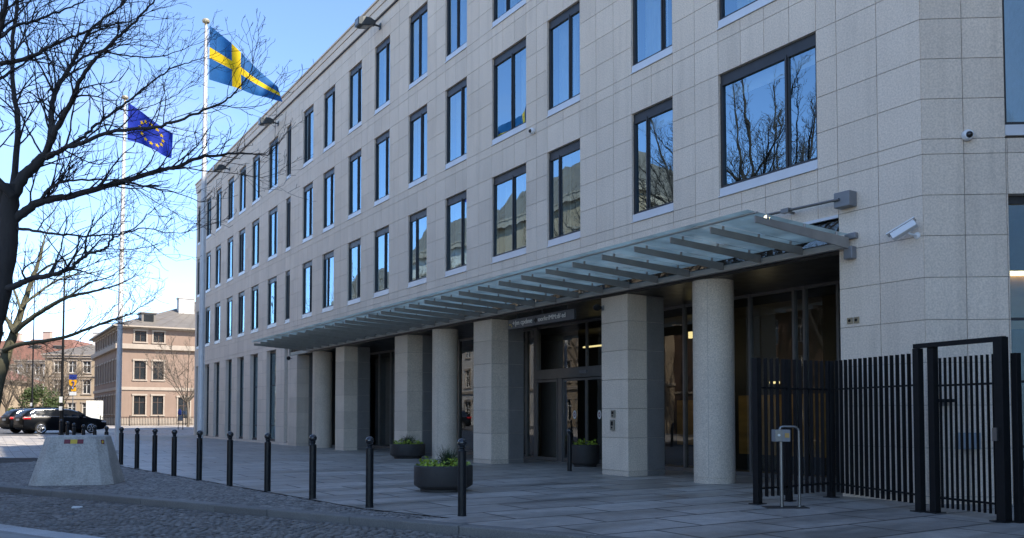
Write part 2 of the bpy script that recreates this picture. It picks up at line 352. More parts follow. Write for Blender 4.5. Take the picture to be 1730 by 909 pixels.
# plaza: flat near part + far part following the rise
def S(s, o): q = C0 + D2 * s + N2 * o; return (q[0], q[1])
BL = [(-0.95, 13.55), (-2.55, 14.9), (-13.0, 28.2), (-16.6, 33.0)]
poly('plaza', [K(2.1, 0.15), K(16, 0.15), (25, 3), (25, 14), (12, 30), (3, 33.0), BL[3], BL[2], BL[1], BL[0]], 0.004, M['plaza'])
patch('plaza', BL[3], (3, 33.0), (-14, 76), (-45, 76), 40, 50, 0.004, M['plaza'])
# raised pavement of setts between kerb and bollards (bed), far road and the paved strip in the sun
bed = poly('pavement', [K(-16, 0.15), K(2.1, 0.15), BL[0], BL[1], BL[2], BL[3], (-34, 33)], -0.012, M['sand'])
patch('pavement', (-44, 33), BL[3], (-25.98, 47.2), (-52, 47.2), 40, 30, 0.0, M['far_pave'])
patch('road', (-120, 47.2), (-25.98, 47.2), (-45, 76), (-160, 76), 40, 24, 0.002, M['asphalt'])
patch('road', (-160, 76), (30, 76), (60, 140), (-260, 140), 60, 30, -0.004, M['far_pave'])
street_bed = poly('street', [K(-30, -6.5), K(30, -6.5), K(30, 0.0), K(-30, 0.0)], -0.135, M['sand'])
poly('footway', [K(-14, -3.78), K(12, -3.78), K(12, -16), K(-14, -16)], -0.01, M['walk'])

def setts(name, inside, a0, a1, b0, b1, w, l, z, m, seed, amp=0.012):
    """rows of slightly domed paving setts laid in gently wavering courses (one ground surface)"""
    rg = random.Random(seed); mb = MB(); b = b0; row = 0
    while b < b1:
        a = a0 + rg.random() * l
        rw = w * rg.uniform(0.9, 1.1)
        while a < a1:
            ll = l * rg.uniform(0.75, 1.25)
            wob = 0.05 * math.sin(a * 0.9 + row * 0.05) + 0.03 * math.sin(a * 2.3 + 1.3)
            x, y = K(a + ll / 2, b + wob + rw / 2)
            if inside(a + ll / 2, b + wob + rw / 2, x, y):
                g = 0.010; zz = z + rg.uniform(-0.006, 0.006); tl = [rg.uniform(-0.004, 0.004) for _ in range(4)]
                sl = 0.05 * math.cos(a * 0.9 + row * 0.05) * 0.9
                o = []
                for (da, db) in ((g, g), (ll - g, g), (ll - g, rw - g), (g, rw - g)):
                    o.append((a + da + rg.uniform(-.006, .006), b + wob + db + sl * (da - ll / 2) + rg.uniform(-.006, .006)))
                ca = sum(p[0] for p in o) / 4; cb = sum(p[1] for p in o) / 4
                base = len(mb.v)
                for p in o: mb.v.append((*K(*p), zz - 0.03))
                for p in o: mb.v.append((*K(ca + (p[0] - ca) * 0.94, cb + (p[1] - cb) * 0.92), zz - 0.003))
                for i, p in enumerate(o): mb.v.append((*K(ca + (p[0] - ca) * 0.68, cb + (p[1] - cb) * 0.62), zz + amp * 0.7 + tl[i]))
                t = min(1, max(0, rg.gauss(0.5, 0.2)))
                for q in ((0, 1, 5, 4), (1, 2, 6, 5), (2, 3, 7, 6), (3, 0, 4, 7), (4, 5, 9, 8), (5, 6, 10, 9), (6, 7, 11, 10), (7, 4, 8, 11), (8, 9, 10, 11)):
                    mb.f.append(tuple(base + k for k in q)); mb.m.append(0); mb.t.append(t)
            a += ll
        b += rw; row += 1
    o = mb.build(name, m, smooth=True, angle=50); o['kind'] = 'structure'; return o
setts('street', lambda a, b, x, y: -3.42 < b < -0.02 and abs(x / max(y, 1)) < 0.68, -13, 9, -3.55, 0.0, 0.105, 0.16, -0.125, M['sett'], 3, 0.02)
def in_pave(a, b, x, y):
    if y > 32.6 or x < -0.64 * y: return False
    # left of the bollard line
    for p, q in zip(BL[:-1], BL[1:]):
        if p[1] <= y <= q[1]:
            xe = p[0] + (q[0] - p[0]) * (y - p[1]) / (q[1] - p[1]); return x < xe - 0.02 and b > 0.30
    return y < BL[0][1] and b > 0.30 and a < 2.4
setts('pavement', in_pave, -20, 3, 0.3, 14.5, 0.10, 0.115, -0.008, M['sett2'], 5, 0.006)

def kerb(name, a0, a1, b0, b1, z0, z1, m, seed, lens=(1.0, 2.2)):
    rg = random.Random(seed); mb = MB(); a = a0
    while a < a1:
        l = rg.uniform(*lens); dz = rg.uniform(-0.004, 0.004); db = rg.uniform(-0.006, 0.006)
        mb.box(a + 0.004, a + l - 0.004, b0 + db, b1 + db, z0, z1 + dz, f=lambda A, B, Z: (*K(A, B), Z), t=rg.random())
        a += l
    o = mb.build(name, m, bevel=0.02); o['kind'] = 'structure'; return o
kerb('kerb', -18, 15, 0.0, 0.28, -0.3, 0.012, M['kerb'], 11)
kerb('kerb', -14, 10, -3.78, -3.43, -0.3, 0.0, M['kerb_l'], 12, (0.8, 1.6))

# ------------------------------------------------------------------ the big stone office building
COLS = [(2.30, 5.05), (6.60, 8.17), (10.45, 12.1), (13.28, 15.38), (17.12, 18.74), (20.24, 21.9), (23.74, 25.34), (26.81, 28.38),
        (30.16, 31.74), (33.24, 34.8), (36.84, 37.65), (39.2, 41.0), (42.83, 44.46), (45.96, 47.53), (48.89, 50.47), (52.2, 53.78),
        (55.2, 56.7), (58.7, 59.5)]
END = 59.95; CS0, CS1 = 1.81, 36.82; ROOF = 19.65
LOWC = [0.0, 0.14, 1.02, 1.80, 2.58, 3.36, 4.14, 4.91, 5.66, 6.42, 6.70]
UPC = [7.45, 8.20, 8.95, 9.62, 10.40, 10.69, 11.44, 12.19, 12.94, 13.69, 14.42, 14.72, 15.47, 16.22, 16.97, 17.74, 18.35, 18.86]
ROWS = [(6.70, 9.62), (10.69, 13.69), (14.72, 17.74)]
bld = thing('office_building', 'large pale granite office building with rows of tall windows, colonnaded entrance and glass canopy', 'building', (C0[0], C0[1], 0), ROT_B)

def subdiv(edges, step):
    e = sorted(set(round(x, 4) for x in edges)); out = [e[0]]
    for a, b in zip(e[:-1], e[1:]):
        n = max(1, round((b - a) / step))
        out += [a + (b - a) * (i + 1) / n for i in range(n)]
    return out
def clad(mb, fn, S_, Z_, holes, rg, depth=0.26, gap=0.006, mi=0, mj=1):
    """stone cladding panels with real open joints, and stone reveals round the openings"""
    for a, b in zip(S_[:-1], S_[1:]):
        for c, d in zip(Z_[:-1], Z_[1:]):
            cs, cz = (a + b) / 2, (c + d) / 2
            if any(h[0] < cs < h[1] and h[2] < cz < h[3] for h in holes): continue
            t = min(1, max(0, rg.gauss(0.5, 0.22)))
            a2, b2, c2, d2 = a + gap, b - gap, c + gap, d - gap
            o = [fn(a2, 0, c2), fn(b2, 0, c2), fn(b2, 0, d2), fn(a2, 0, d2)]
            i = [fn(a2, -.02, c2), fn(b2, -.02, c2), fn(b2, -.02, d2), fn(a2, -.02, d2)]
            base = len(mb.v); mb.v.extend([tuple(p) for p in o + i])
            for q in ((0, 3, 2, 1), (0, 1, 5, 4), (1, 2, 6, 5), (2, 3, 7, 6), (3, 0, 4, 7)):
                mb.f.append(tuple(base + k for k in q)); mb.m.append(mi); mb.t.append(t)
            mb.quad(fn(a, -.022, c), fn(a, -.022, d), fn(b, -.022, d), fn(b, -.022, c), mi=mj)
    for (a, b, c, d) in holes:
        t = 0.5
        mb.quad(fn(a, -0.002, c), fn(a, -depth, c), fn(a, -depth, d), fn(a, -0.002, d), mi=mi, t=t)
        mb.quad(fn(b, -0.002, c), fn(b, -0.002, d), fn(b, -depth, d), fn(b, -depth, c), mi=mi, t=t)
        mb.quad(fn(a, -0.002, d), fn(a, -depth, d), fn(b, -depth, d), fn(b, -0.002, d), mi=mi, t=t)
        mb.quad(fn(a, -0.002, c), fn(b, -0.002, c), fn(b, -depth, c), fn(a, -depth, c), mi=mi, t=t)

rg = random.Random(7)
ident = lambda s, o, z: (s, o, z)
holes = [(a, b, z0, z1) for (z0, z1) in ROWS for (a, b) in COLS]
ghol = [(a, b, 0.14, 5.40) for (a, b) in COLS[11:]] + [(37.0, 37.65, 0.14, 5.40)]
mb = MB()
edges = [0, END] + [x for c in COLS for x in c] + [CS0, CS1]
SX = subdiv(edges, 0.78)
clad(mb, ident, SX, [6.70] + UPC, holes, rg)
clad(mb, ident, SX, LOWC[8:], [(CS0, CS0 + 0.001, 0, 0.1)], rg)
clad(mb, ident, [s for s in SX if s <= CS0 + 1e-3], LOWC[:9], [], rg)
Sg = subdiv([CS1, END, 37.0, 37.65] + [x for c in COLS[11:] for x in c], 0.8)
Zg = LOWC[:8] + [5.40, 5.66]
clad(mb, ident, Sg, Zg, ghol, rg, depth=0.32)
front = mb.build('front_wall', [M['stone'], M['joint']], bld)
# end wall at the far left, parapet and coping
mb = MB()
clad(mb, lambda s, o, z: (END + o, -s, z), subdiv([0, 14], 0.8), LOWC + UPC, [], rg)
mb.build('end_wall', [M['stone'], M['joint']], bld)
mb = MB()
mb.box(-0.02, END + 0.06, -0.5, 0.07, 18.91, 19.27); mb.box(-0.02, END + 0.09, -0.5, 0.10, 19.29, 19.55); mb.box(-0.05, END + 0.14, -0.55, 0.16, 19.565, ROOF)
mb.box(-0.02, END, -0.3, -0.03, 18.86, 18.91, mi=1)
mb.build('parapet', [M['stone'], M['black']], bld, bevel=0.012)
box_obj('roof', M['roofm'], bld, (-0.02, END - 0.02, -14, -0.52, 19.0, 19.3))
box_obj('roof_cable', M['black'], bld, (0.2, END - 0.5, 0.03, 0.06, 18.83, 18.865))
# unseen block above the roof, added and sized to cast the far shadow edge
mb = MB()
mb.box(-6, 10.4, -20, -3.0, 19.3, 28.5)
mb.build('rear_shade_block', M['stone'], bld)

# floors and rooms behind the windows
mb = MB()
for z in (6.25, 10.3, 14.3, 18.4): mb.box(-0.0 + 0.1, END - 0.1, -5.0, -0.5, z, z + 0.3)
mb.box(0.1, END - 0.1, -5.2, -5.0, 0, 18.7)
for s in (5.8, 9.3, 16.2, 22.8, 29.2, 36.0, 42.0, 48.0, 54.5): mb.box(s, s + 0.12, -5.0, -0.5, 6.5, 18.7)
mb.box(37.9, END - 0.1, -5.0, -0.5, 4.9, 5.2)
mb.build('office_rooms', M['room'], bld)
mb = MB()
for z in (10.22, 14.22, 18.32):
    for s in np.arange(1.5, END - 2, 3.1):
        if random.Random(int(s * 10 + z)).random() < 0.0: mb.box(s, s + 1.2, -3, -2.8, z, z + 0.05)

def window(parent, fn, a, b, z0, z1, mull, rg, sill=0.22, o0=-0.07, grd=False, curtain=None, second=None):
    f = MB(); w = 0.065
    zz0 = z0 + sill
    if not grd: f.box(a, b, o0 - 0.10, o0 - 0.005, z1 - 0.20, z1 - 0.003, f=fn)
    else: f.box(a, b, o0 - 0.10, o0, z1 - 0.08, z1 - 0.003, f=fn)
    top = z1 - (0.20 if not grd else 0.08)
    f.box(a + 0.001, a + w, o0 - 0.11, o0 + 0.01, z0, top - 0.001, f=fn); f.box(b - w, b - 0.001, o0 - 0.11, o0 + 0.01, z0, top - 0.001, f=fn)
    f.box(a + w, b - w, o0 - 0.11, o0 + 0.005, zz0, zz0 + w, f=fn); f.box(a + w, b - w, o0 - 0.11, o0 + 0.005, top - w, top - 0.002, f=fn)
    segs = [a + w, b - w]
    if mull is not None:
        mx = a + (b - a) * mull; hw = 0.06 if (b - a) > 1 else 0.03
        f.box(mx - hw, mx + hw, o0 - 0.11, o0 - 0.012, zz0 + w, top - w, f=fn)
        f.box(mx - 0.018, mx + 0.018, o0 - 0.011, o0 + 0.02, zz0, top, f=fn)
    wo = f.build('window', M['frame'], parent)
    p = MB(); og = o0 - 0.045
    cuts = [a + w, b - w] if mull is None else [a + w, a + (b - a) * mull, a + (b - a) * mull, b - w]
    for ca, cb in zip(cuts[0::2], cuts[1::2]):
        k1, k2, k3 = (rg.uniform(-.006, .006) for _ in range(3))
        p.quad(fn(ca, og + k1, zz0 + w), fn(ca, og + k2, top - w), fn(cb, og + k3, top - w), fn(cb, og + k3 + k1 - k2, zz0 + w))
    p.build('pane', M['glass'], wo)
    if not grd:
        s = MB(); s.box(a + 0.004, b - 0.004, o0 - 0.1, o0 + 0.06, z0 + 0.03, zz0 - 0.002, f=fn)
        s.box(a - 0.0, b + 0.0, o0 - 0.1, 0.035, z0 + 0.003, z0 + 0.03, f=fn)
        s.build('sill', M['sill'], wo)
    else:
        s = MB(); s.box(a + 0.004, b - 0.004, o0 - 0.1, o0 + 0.05, z0 + 0.0, zz0, f=fn)
        s.build('base_rail', M['frame'], wo)
        for zz in (1.02, 3.36):
            s = MB(); s.box(a + w + .001, b - w - .001, o0 - 0.1, o0 - 0.03, zz, zz + 0.05, f=fn); s.build('glazing_bar', M['frame'], wo)
    if curtain:
        c = MB(); ca, cb = a + (b - a) * curtain[0], a + (b - a) * curtain[1]
        n = max(8, int((cb - ca) / 0.035)); ph = rg.random() * 6
        pts = []
        for i in range(n + 1):
            x = ca + (cb - ca) * i / n
            pts.append((x, o0 - 0.38 + 0.035 * math.sin(i * 1.25 + ph) + 0.02 * math.sin(i * 0.47 + ph * 2)))
        for (x0, y0), (x1, y1) in zip(pts[:-1], pts[1:]):
            c.quad(fn(x0, y0, z0 + 0.05), fn(x1, y1, z0 + 0.05), fn(x1, y1, z1), fn(x0, y0, z1))
        c.build('curtain', M['curtain'], wo)
    if second:
        c = MB(); c.box(a + w, b - w, o0 - 0.30, o0 - 0.29, z1 - second, z1 - 0.12, f=fn); c.build('blind', M['blind'], wo)
    return wo
# mullion position (fraction from the near/right edge a to the far/left edge b)
MUL = {0: {0: 0.30, 1: 0.66, 2: 0.68, 3: 0.42, 4: 0.28, 5: 0.62}, 1: {0: 0.3, 1: 0.28, 2: 0.36, 3: 0.45, 4: 0.30, 5: 0.38}, 2: {4: 0.5, 5: 0.5, 3: 0.6}}
for r_, (z0, z1) in enumerate(ROWS):
    for c_, (a, b) in enumerate(COLS):
        mu = MUL[r_].get(c_, rg.choice([0.3, 0.35, 0.62, 0.4]))
        if b - a < 1.0: mu = 0.5
        if r_ == 0 and c_ <= 1: cur = None; bl = rg.uniform(0.45, 0.6)
        else:
            k = rg.random(); cur = None; bl = None
            if k < 0.45: cur = (0.40, 0.95)
            elif k < 0.70: cur = (0.62, 0.96)
            elif k < 0.88: cur = (0.04, 0.45)
            if rg.random() < 0.22: bl = rg.uniform(0.35, 0.8)
        window(bld, ident, a, b, z0, z1, mu, rg, curtain=cur, second=bl)
for (a, b, z0, z1) in ghol:
    window(bld, ident, a, b, z0, z1, None if b - a < 1 else 0.35, rg, sill=0.08, o0=-0.22, grd=True)

# facet to the right of the corner
e2 = np.array([1.0, -0.06]); e2 /= np.linalg.norm(e2); en = np.array([e2[1], -e2[0]])
def facet(q, o, z):
    w_ = e2 * q + en * o
    return (w_ @ D2, w_ @ N2, z)
fh = [(1.49, 4.2, 6.73, 9.62), (1.52, 4.2, 0.14, 5.66), (5.4, 7.9, 6.73, 9.62), (5.4, 7.9, 0.14, 5.66), (1.49, 4.2, 10.69, 13.69), (5.4, 7.9, 10.69, 13.69)]
mb = MB()
clad(mb, lambda q, o, z: facet(q, o, z), subdiv([0, 1.49, 1.52, 4.2, 5.4, 7.9, 9.0], 0.76), LOWC + UPC, fh, rg, depth=0.22)
# the facet's winding is mirrored against the front's; both sides render alike
mb.build('side_wall', [M['stone'], M['joint']], bld)
for h in fh:
    if h[2] < 1: window(bld, facet, *h, 0.5, rg, sill=0.08, o0=-0.16, grd=True)
    else: window(bld, facet, *h, 0.5, rg, o0=-0.08, curtain=(0.02, 0.2))
mb = MB()
mb.box(0.1, 9, -4.2, -4.0, 0, 18, f=facet); mb.box(1.0, 9, -4.0, -0.4, 6.0, 6.3, f=facet); mb.box(1, 9, -4.0, -0.4, 10.2, 10.4, f=facet); mb.box(1.0, 9, -4, -0.4, 0.0, 0.02, f=facet)
mb.build('side_rooms', M['room'], bld)
mb = MB(); mb.box(1.3, 4.3, -2.3, -2.2, 3.4, 4.6, f=facet); mb.build('wood_bulkhead', M['wood'], bld)
mb = MB(); mb.box(1.35, 4.2, -2.19, -2.12, 4.50, 4.59, f=facet); mb.build('lit_lamp', mat('lit_cove_tube', (0.8, 0.7, 0.4), 0.5, emit=(1.0, 0.75, 0.32), estr=2.2), bld)
mb = MB()
mb.box(0, 19, -45, 0.3, 0, 37, f=lambda x, y, z: ((np.array([16.4 + x, 15.3 + y]) - C0) @ D2, (np.array([16.4 + x, 15.3 + y]) - C0) @ N2, z))
mb.build('side_shade_block', M['stone_dark'], bld)  # unseen mass right of the view, added to keep sun off the foreground

# colonnade
PIL = [(8.38, 9.49), (15.40, 16.6), (21.9, 23.1), (28.7, 29.8), (35.5, 36.81)]
RND = [(5.73, 0.49), (19.55, 0.49), (32.85, 0.49)]
SOF = 4.86
def pillar(a, b):
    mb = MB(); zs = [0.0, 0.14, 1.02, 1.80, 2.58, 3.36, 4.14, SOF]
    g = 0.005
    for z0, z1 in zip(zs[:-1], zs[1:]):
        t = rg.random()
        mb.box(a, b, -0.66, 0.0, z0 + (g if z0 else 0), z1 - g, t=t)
    mb.box(a + 0.02, b - 0.02, -1.28, -0.03, 0, SOF - 0.001, mi=1)
    for z0, z1 in zip(zs[:-1], zs[1:]):
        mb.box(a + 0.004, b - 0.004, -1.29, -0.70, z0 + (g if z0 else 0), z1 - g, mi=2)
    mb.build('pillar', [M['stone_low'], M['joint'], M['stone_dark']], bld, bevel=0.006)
for a, b in PIL: pillar(a, b)
for s, r in RND:
    mb = MB()
    mb.lathe([(r, 0), (r, 0.135), (r - .014, 0.137), (r - .014, 0.150), (r, 0.152), (r, SOF)], 48, (s, -0.46, 0))
    for a_ in (0.5, 2.07, 3.64, 5.21):
        fj = lambda x, y, z: (s + (r + x) * math.cos(a_) - y * math.sin(a_), -0.46 + (r + x) * math.sin(a_) + y * math.cos(a_), z)
        mb.box(-.01, .0015, -.004, .004, 0.155, SOF - .01, mi=1, f=fj)
    mb.build('round_column', [M['stone_low'], M['joint']], bld, smooth=True)
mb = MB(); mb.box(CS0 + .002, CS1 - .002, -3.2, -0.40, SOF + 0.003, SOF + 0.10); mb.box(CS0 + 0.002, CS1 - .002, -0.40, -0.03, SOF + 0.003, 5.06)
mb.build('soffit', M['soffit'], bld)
mb = MB(); mb.box(CS0 - 0.25, 33.9, 0.004, 0.13, 4.93, 5.06); mb.box(CS0 + .002, CS1 - .002, -0.028, 0.0, SOF + 0.02, 4.925, mi=1); mb.build('canopy_gutter', [M['gutter'], M['soffit']], bld, bevel=0.008)
mb = MB(); mb.box(CS0, CS1, -0.05, 0.02, 5.60, 5.66)
mb.build('lintel_trim', M['sill'], bld)
mb = MB(); mb.quad((CS0, -0.12, 5.06), (CS0, -0.12, 5.60), (CS1, -0.12, 5.60), (CS1, -0.12, 5.06)); mb.build('clerestory_glass', M['shopglass'], bld)
mb = MB(); mb.box(CS0, CS1, -0.6, -0.5, 5.06, 5.7); mb.build('clerestory_back', M['hall'], bld)

# recessed glazing and doors
GO = -2.9
mull = [1.9, 3.0, 3.99, 4.97, 5.30, 6.75, 7.9, 9.25, 10.24, 11.2, 17.06, 17.6, 18.6, 20.0, 21.4, 22.8, 24.2, 25.6, 27.0, 28.4, 29.8, 31.2, 32.6, 34.0, 35.4]
mb = MB()
for s in mull: mb.box(s - 0.035, s + 0.035, GO - 0.06, GO + 0.07, 0.11, SOF)
mb.box(CS0, 11.2, GO - 0.07, GO + 0.06, 0.005, 0.11); mb.box(17.06, 36, GO - 0.07, GO + 0.06, 0.005, 0.11)
mb.box(CS0, 36, GO - 0.065, GO + 0.05, SOF - 0.08, SOF - 0.002)
M['door_frame'] = mat('door_frame_metal', (0.17, 0.17, 0.17), 0.4, 0.5, var=0.1)
gl = mb.build('entrance_glazing', M['door_frame'], bld)
mb = MB()
mb.quad((CS0, GO, 0.1), (CS0, GO, SOF), (11.2, GO, SOF), (11.2, GO, 0.1)); mb.quad((17.06, GO, 0.1), (17.06, GO, SOF), (36, GO, SOF), (36, GO, 0.1))
mb.quad((11.2, GO, 3.27), (11.2, GO, SOF), (17.06, GO, SOF), (17.06, GO, 3.27))
mb.build('pane', M['shopglass'], gl)
mb = MB()
mb.box(11.2, 17.0, GO - 0.1, GO + 0.14, 2.92, 3.27); mb.box(15.28, 15.5, GO - 0.1, GO + 0.10, 0.0, 2.92); mb.box(11.2, 11.4, GO - 0.1, GO + 0.1, 0, 2.92); mb.box(16.85, 17.05, GO - 0.1, GO + 0.1, 0, SOF)
mb.box(13.9, 13.96, GO - 0.05, GO + 0.06, 3.27, SOF - 0.08)
dr = mb.build('door_frame', M['door_frame'], bld, bevel=0.006)
mb = MB(); mb.box(13.75, 14.15, GO + 0.145, GO + 0.19, 3.05, 3.15); mb.build('door_sensor', M['grey_box'], dr)
def door(a, b, o):
    m = MB(); w = 0.05
    m.box(a, a + w, o - 0.03, o + 0.03, 0.02, 2.9); m.box(b - w, b, o - 0.03, o + 0.03, 0.02, 2.9); m.box(a + w, b - w, o - 0.03, o + 0.03, 0.02, 0.14); m.box(a + w, b - w, o - 0.03, o + 0.03, 2.82, 2.9)
    d_ = m.build('sliding_door', M['door_frame'], bld)
    m = MB(); m.quad((a + w, o, 0.14), (a + w, o, 2.82), (b - w, o, 2.82), (b - w, o, 0.14)); m.build('pane', M['shopglass'], d_)
    return d_
def sticker(d_, s, o, z):
    m = MB()
    for k, (rx, rz, dy, mi) in enumerate(((0.10, 0.15, 0.0, 0), (0.055, 0.08, 0.003, 1), (0.03, 0.04, 0.006, 0))):
        m.quad(*[(s + rx * math.cos(t), o + dy, z + rz * math.sin(t)) for t in np.linspace(0, 2 * math.pi, 20, endpoint=False)], mi=mi)
    m.build('door_sticker', [M['white_sign'], mat('sticker_maroon', (0.18, 0.03, 0.06), 0.5)], d_)
d1 = door(13.95, 15.27, GO + 0.02); sticker(d1, 14.62, GO + 0.03, 1.65)
d2 = door(12.6, 13.94, GO + 0.02); sticker(d2, 13.25, GO + 0.03, 1.65)
door(11.42, 12.58, GO + 0.09); door(15.52, 16.83, GO + 0.09)
# hall behind the glass
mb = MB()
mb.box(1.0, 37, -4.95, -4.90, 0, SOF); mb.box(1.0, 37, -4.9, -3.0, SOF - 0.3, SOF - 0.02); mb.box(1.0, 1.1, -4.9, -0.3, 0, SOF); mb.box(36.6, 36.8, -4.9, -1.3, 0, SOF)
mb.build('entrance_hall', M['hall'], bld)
mb = MB(); mb.box(5.4, 8.6, -4.5, -4.4, 0.5, 2.2); mb.box(9.2, 11.2, -4.5, -4.4, 0.7, 2.1); mb.build('reception_panel', M['wood'], bld)
mb = MB(); mb.box(14.4, 15.5, -4.0, -3.9, 4.05, 4.10); mb.box(9.6, 9.75, -4.1, -4.0, 4.0, 4.2); mb.box(10.1, 10.25, -4.1, -4.0, 4.0, 4.2); mb.box(6.9, 7.2, -4.2, -4.12, 2.5, 2.56)
mb.build('hall_lamp', M['lamp'], bld)
for (s_, z_, e_) in ((7.0, 3.0, 2.5), (10.2, 3.2, 2.5)):
    ld = bpy.data.lights.new('hall_lamp_light', 'POINT'); ld.energy = e_; ld.color = (1.0, 0.80, 0.48); ld.shadow_soft_size = 0.08
    lo = bpy.data.objects.new('hall_lamp_light', ld); COL.objects.link(lo); lo.parent = bld; lo.location = (s_, -3.7, z_)

# glass canopy
NB = 30; BS = np.linspace(1.49, 33.65, NB)
can = box_obj('canopy', M['gutter'], bld, (1.42, 33.9, 2.78, 2.84, 5.262, 5.285))
def beam_mb(s):
    m = MB(); h = 0.013
    d0 = 4.90 if s < 1.6 else 4.95
    prof = [(0.14, d0), (0.14, 5.12), (2.80, 5.225), (2.80, 5.105)]
    a = [(s - h, o, z) for o, z in prof]; b = [(s + h, o, z) for o, z in prof]
    m.quad(a[0], a[1], a[2], a[3]); m.quad(b[3], b[2], b[1], b[0])
    for i in range(4): j = (i + 1) % 4; m.quad(a[i], b[i], b[j], a[j])
    for oo in (0.5, 1.45, 2.45):
        zz = 5.13 + (oo - 0.14) * 0.0395
        m.tube([(s, oo, zz - 0.01), (s, oo, zz + 0.055)], 0.025, 6)
    return m
for i, s in enumerate(BS): beam_mb(s).build('beam', M['beam'], can)
mb = MB()
for a, b in zip(BS[:-1], BS[1:]):
    zf = lambda o: 5.20 + (o - 0.14) * 0.0395
    c = [(a + 0.008, 0.12, zf(0.12)), (b - 0.008, 0.12, zf(0.12)), (b - 0.008, 2.98, zf(2.98)), (a + 0.008, 2.98, zf(2.98))]
    mb.quad(*c)
mb.build('glass_roof', M['canopyglass'], can)
for d_ in ((1.40, 1.60, 0.003, 0.16, 4.70, 4.95), (1.36, 1.62, 0.003, 0.10, 5.10, 5.22)):
    mb = MB(); mb.box(*d_); mb.build('bracket', M['grey_box'], can, bevel=0.02)
mb = MB(); mb.box(1.38, 1.74, 0.003, 0.24, 5.74, 6.04); mb.build('junction_box', M['grey_box'], bld, bevel=0.01)
mb = MB(); mb.tube([(1.60, 0.26, 5.89), (3.75, 0.26, 5.95)], 0.028, 10); mb.tube([(2.9, 0.02, 5.91), (2.9, 0.26, 5.91)], 0.03, 8); mb.box(2.8, 3.0, 0.2, 0.32, 5.88, 5.97)
mb.build('rail_pipe', M['steel'], bld, smooth=True)

# ------------------------------------------------------------------ fittings hung on the building
def at_b(name, label, cat, s, o, z, group=None): return thing(name, label, cat, Wd(s, o, z), ROT_B, group)
def floodlight(s, z, label):
    t = at_b('floodlight', label, 'floodlight', s, 0.0, z, 'floodlights below the roof edge')
    m = MB(); m.tube([(0, 0.0, 0), (0, 0.3, 0.02)], 0.045, 8); m.box(-.1, .1, 0, .03, -.13, .13); m.build('arm', M['flood'], t)
    m = MB(); fr = lambda x, y, zz: (x, 0.28 + y, 0.08 + zz - 0.18 * y)
    sec = [(0.0, 0.10, 0.09), (0.25, 0.21, 0.17), (0.62, 0.25, 0.20), (0.80, 0.22, 0.15)]
    rings = []
    for y, w, hh in sec:
        rings.append([len(m.v) + k for k in range(4)]); m.v.extend([fr(-w, y, -hh), fr(w, y, -hh), fr(w, y, hh), fr(-w, y, hh)])
    for r0, r1 in zip(rings[:-1], rings[1:]):
        for k in range(4): m.f.append((r0[k], r0[(k + 1) % 4], r1[(k + 1) % 4], r1[k])); m.m.append(0); m.t.append(.5)
    m.f.append(tuple(rings[0])); m.m.append(0); m.t.append(.5); m.f.append(tuple(reversed(rings[-1]))); m.m.append(0); m.t.append(.5)
    m.build('housing', M['flood'], t, bevel=0.03)
    m = MB(); m.quad(fr(-.2, .28, -.200), fr(.2, .28, -.200), fr(.22, .60, -.209), fr(-.22, .60, -.209)); m.quad(fr(-.18, .815, -.12), fr(.18, .815, -.12), fr(.18, .815, .12), fr(-.18, .815, .12)); m.build('lens', M['lens'], t)
    return t
floodlight(24.75, 18.45, 'dark floodlight below the roof edge, nearest and largest of the three')
floodlight(39.2, 18.4, 'dark floodlight below the roof edge, middle one of the three, above the bare branch tips')
floodlight(50.0, 18.4, 'dark floodlight below the roof edge, farthest and smallest, near the tall flagpole')

def dome_cam(loc, rz, label):
    t = thing('dome_camera', label, 'security camera', loc, rz, 'round dome cameras on the stone wall')
    m = MB()
    m.lathe([(0.001, 0), (0.085, 0.0), (0.10, 0.03), (0.10, 0.10), (0.085, 0.13), (0.06, 0.14)], 20)
    m.v = [(x, z, y) for x, y, z in m.v]; m.build('housing', M['cam_white'], t, smooth=True)
    m = MB(); m.ball((0, 0.135, -0.01), 0.062, 16, 10); m.build('dome', M['cam_black'], t, smooth=True)
    return t
dome_cam(Wd(12.83, 0.0, 10.48), ROT_B, 'small round white camera with black dome on the main front between the upper windows')
fq = C0 + e2 * 0.79
ROT_F = math.atan2(e2[1], e2[0]) + math.pi
dome_cam(Vector((fq[0], fq[1], 6.74)) + Vector((en[0], en[1], 0)) * 0.0, ROT_F, 'round white camera with black dome on the right-hand stone wall beside the corner')
t = at_b('bullet_camera', 'white box-shaped surveillance camera on a wall bracket at the stone corner', 'security camera', 0.12, 0.0, 4.93)
m = MB(); m.lathe([(0.065, 0), (0.065, 0.02), (0.03, 0.03), (0.02, 0.04)], 14); m.v = [(x, z, y) for x, y, z in m.v]; m.tube([(0, 0.03, 0), (0.03, 0.17, 0.02), (0.06, 0.2, 0.05)], 0.018, 8); m.build('bracket', M['cam_white'], t, smooth=True)
A_ = Matrix.Rotation(R(30), 4, 'Y') @ Matrix.Rotation(R(20), 4, 'Z') @ Matrix.Scale(1.1, 4)
def tl(x, y, z):
    p = A_ @ Vector((x, y, z)); return (p.x + 0.12, p.y + 0.26, p.z + 0.10)
m = MB(); m.box(-0.22, 0.20, -0.065, 0.065, -0.07, 0.05, f=tl); m.build('housing', M['cam_white'], t, bevel=0.012)
m = MB(); m.box(-0.25, 0.25, -0.08, 0.08, 0.052, 0.07, f=tl); m.build('sun_shield', M['cam_white'], t)
m = MB(); m.box(0.2, 0.206, -0.05, 0.05, -0.045, 0.04, f=tl); m.build('lens', M['cam_black'], t)
t = at_b('wall_camera', 'black camera on a short arm at the top of the pillar right of the doors', 'security camera', 9.42, 0.0, 4.58)
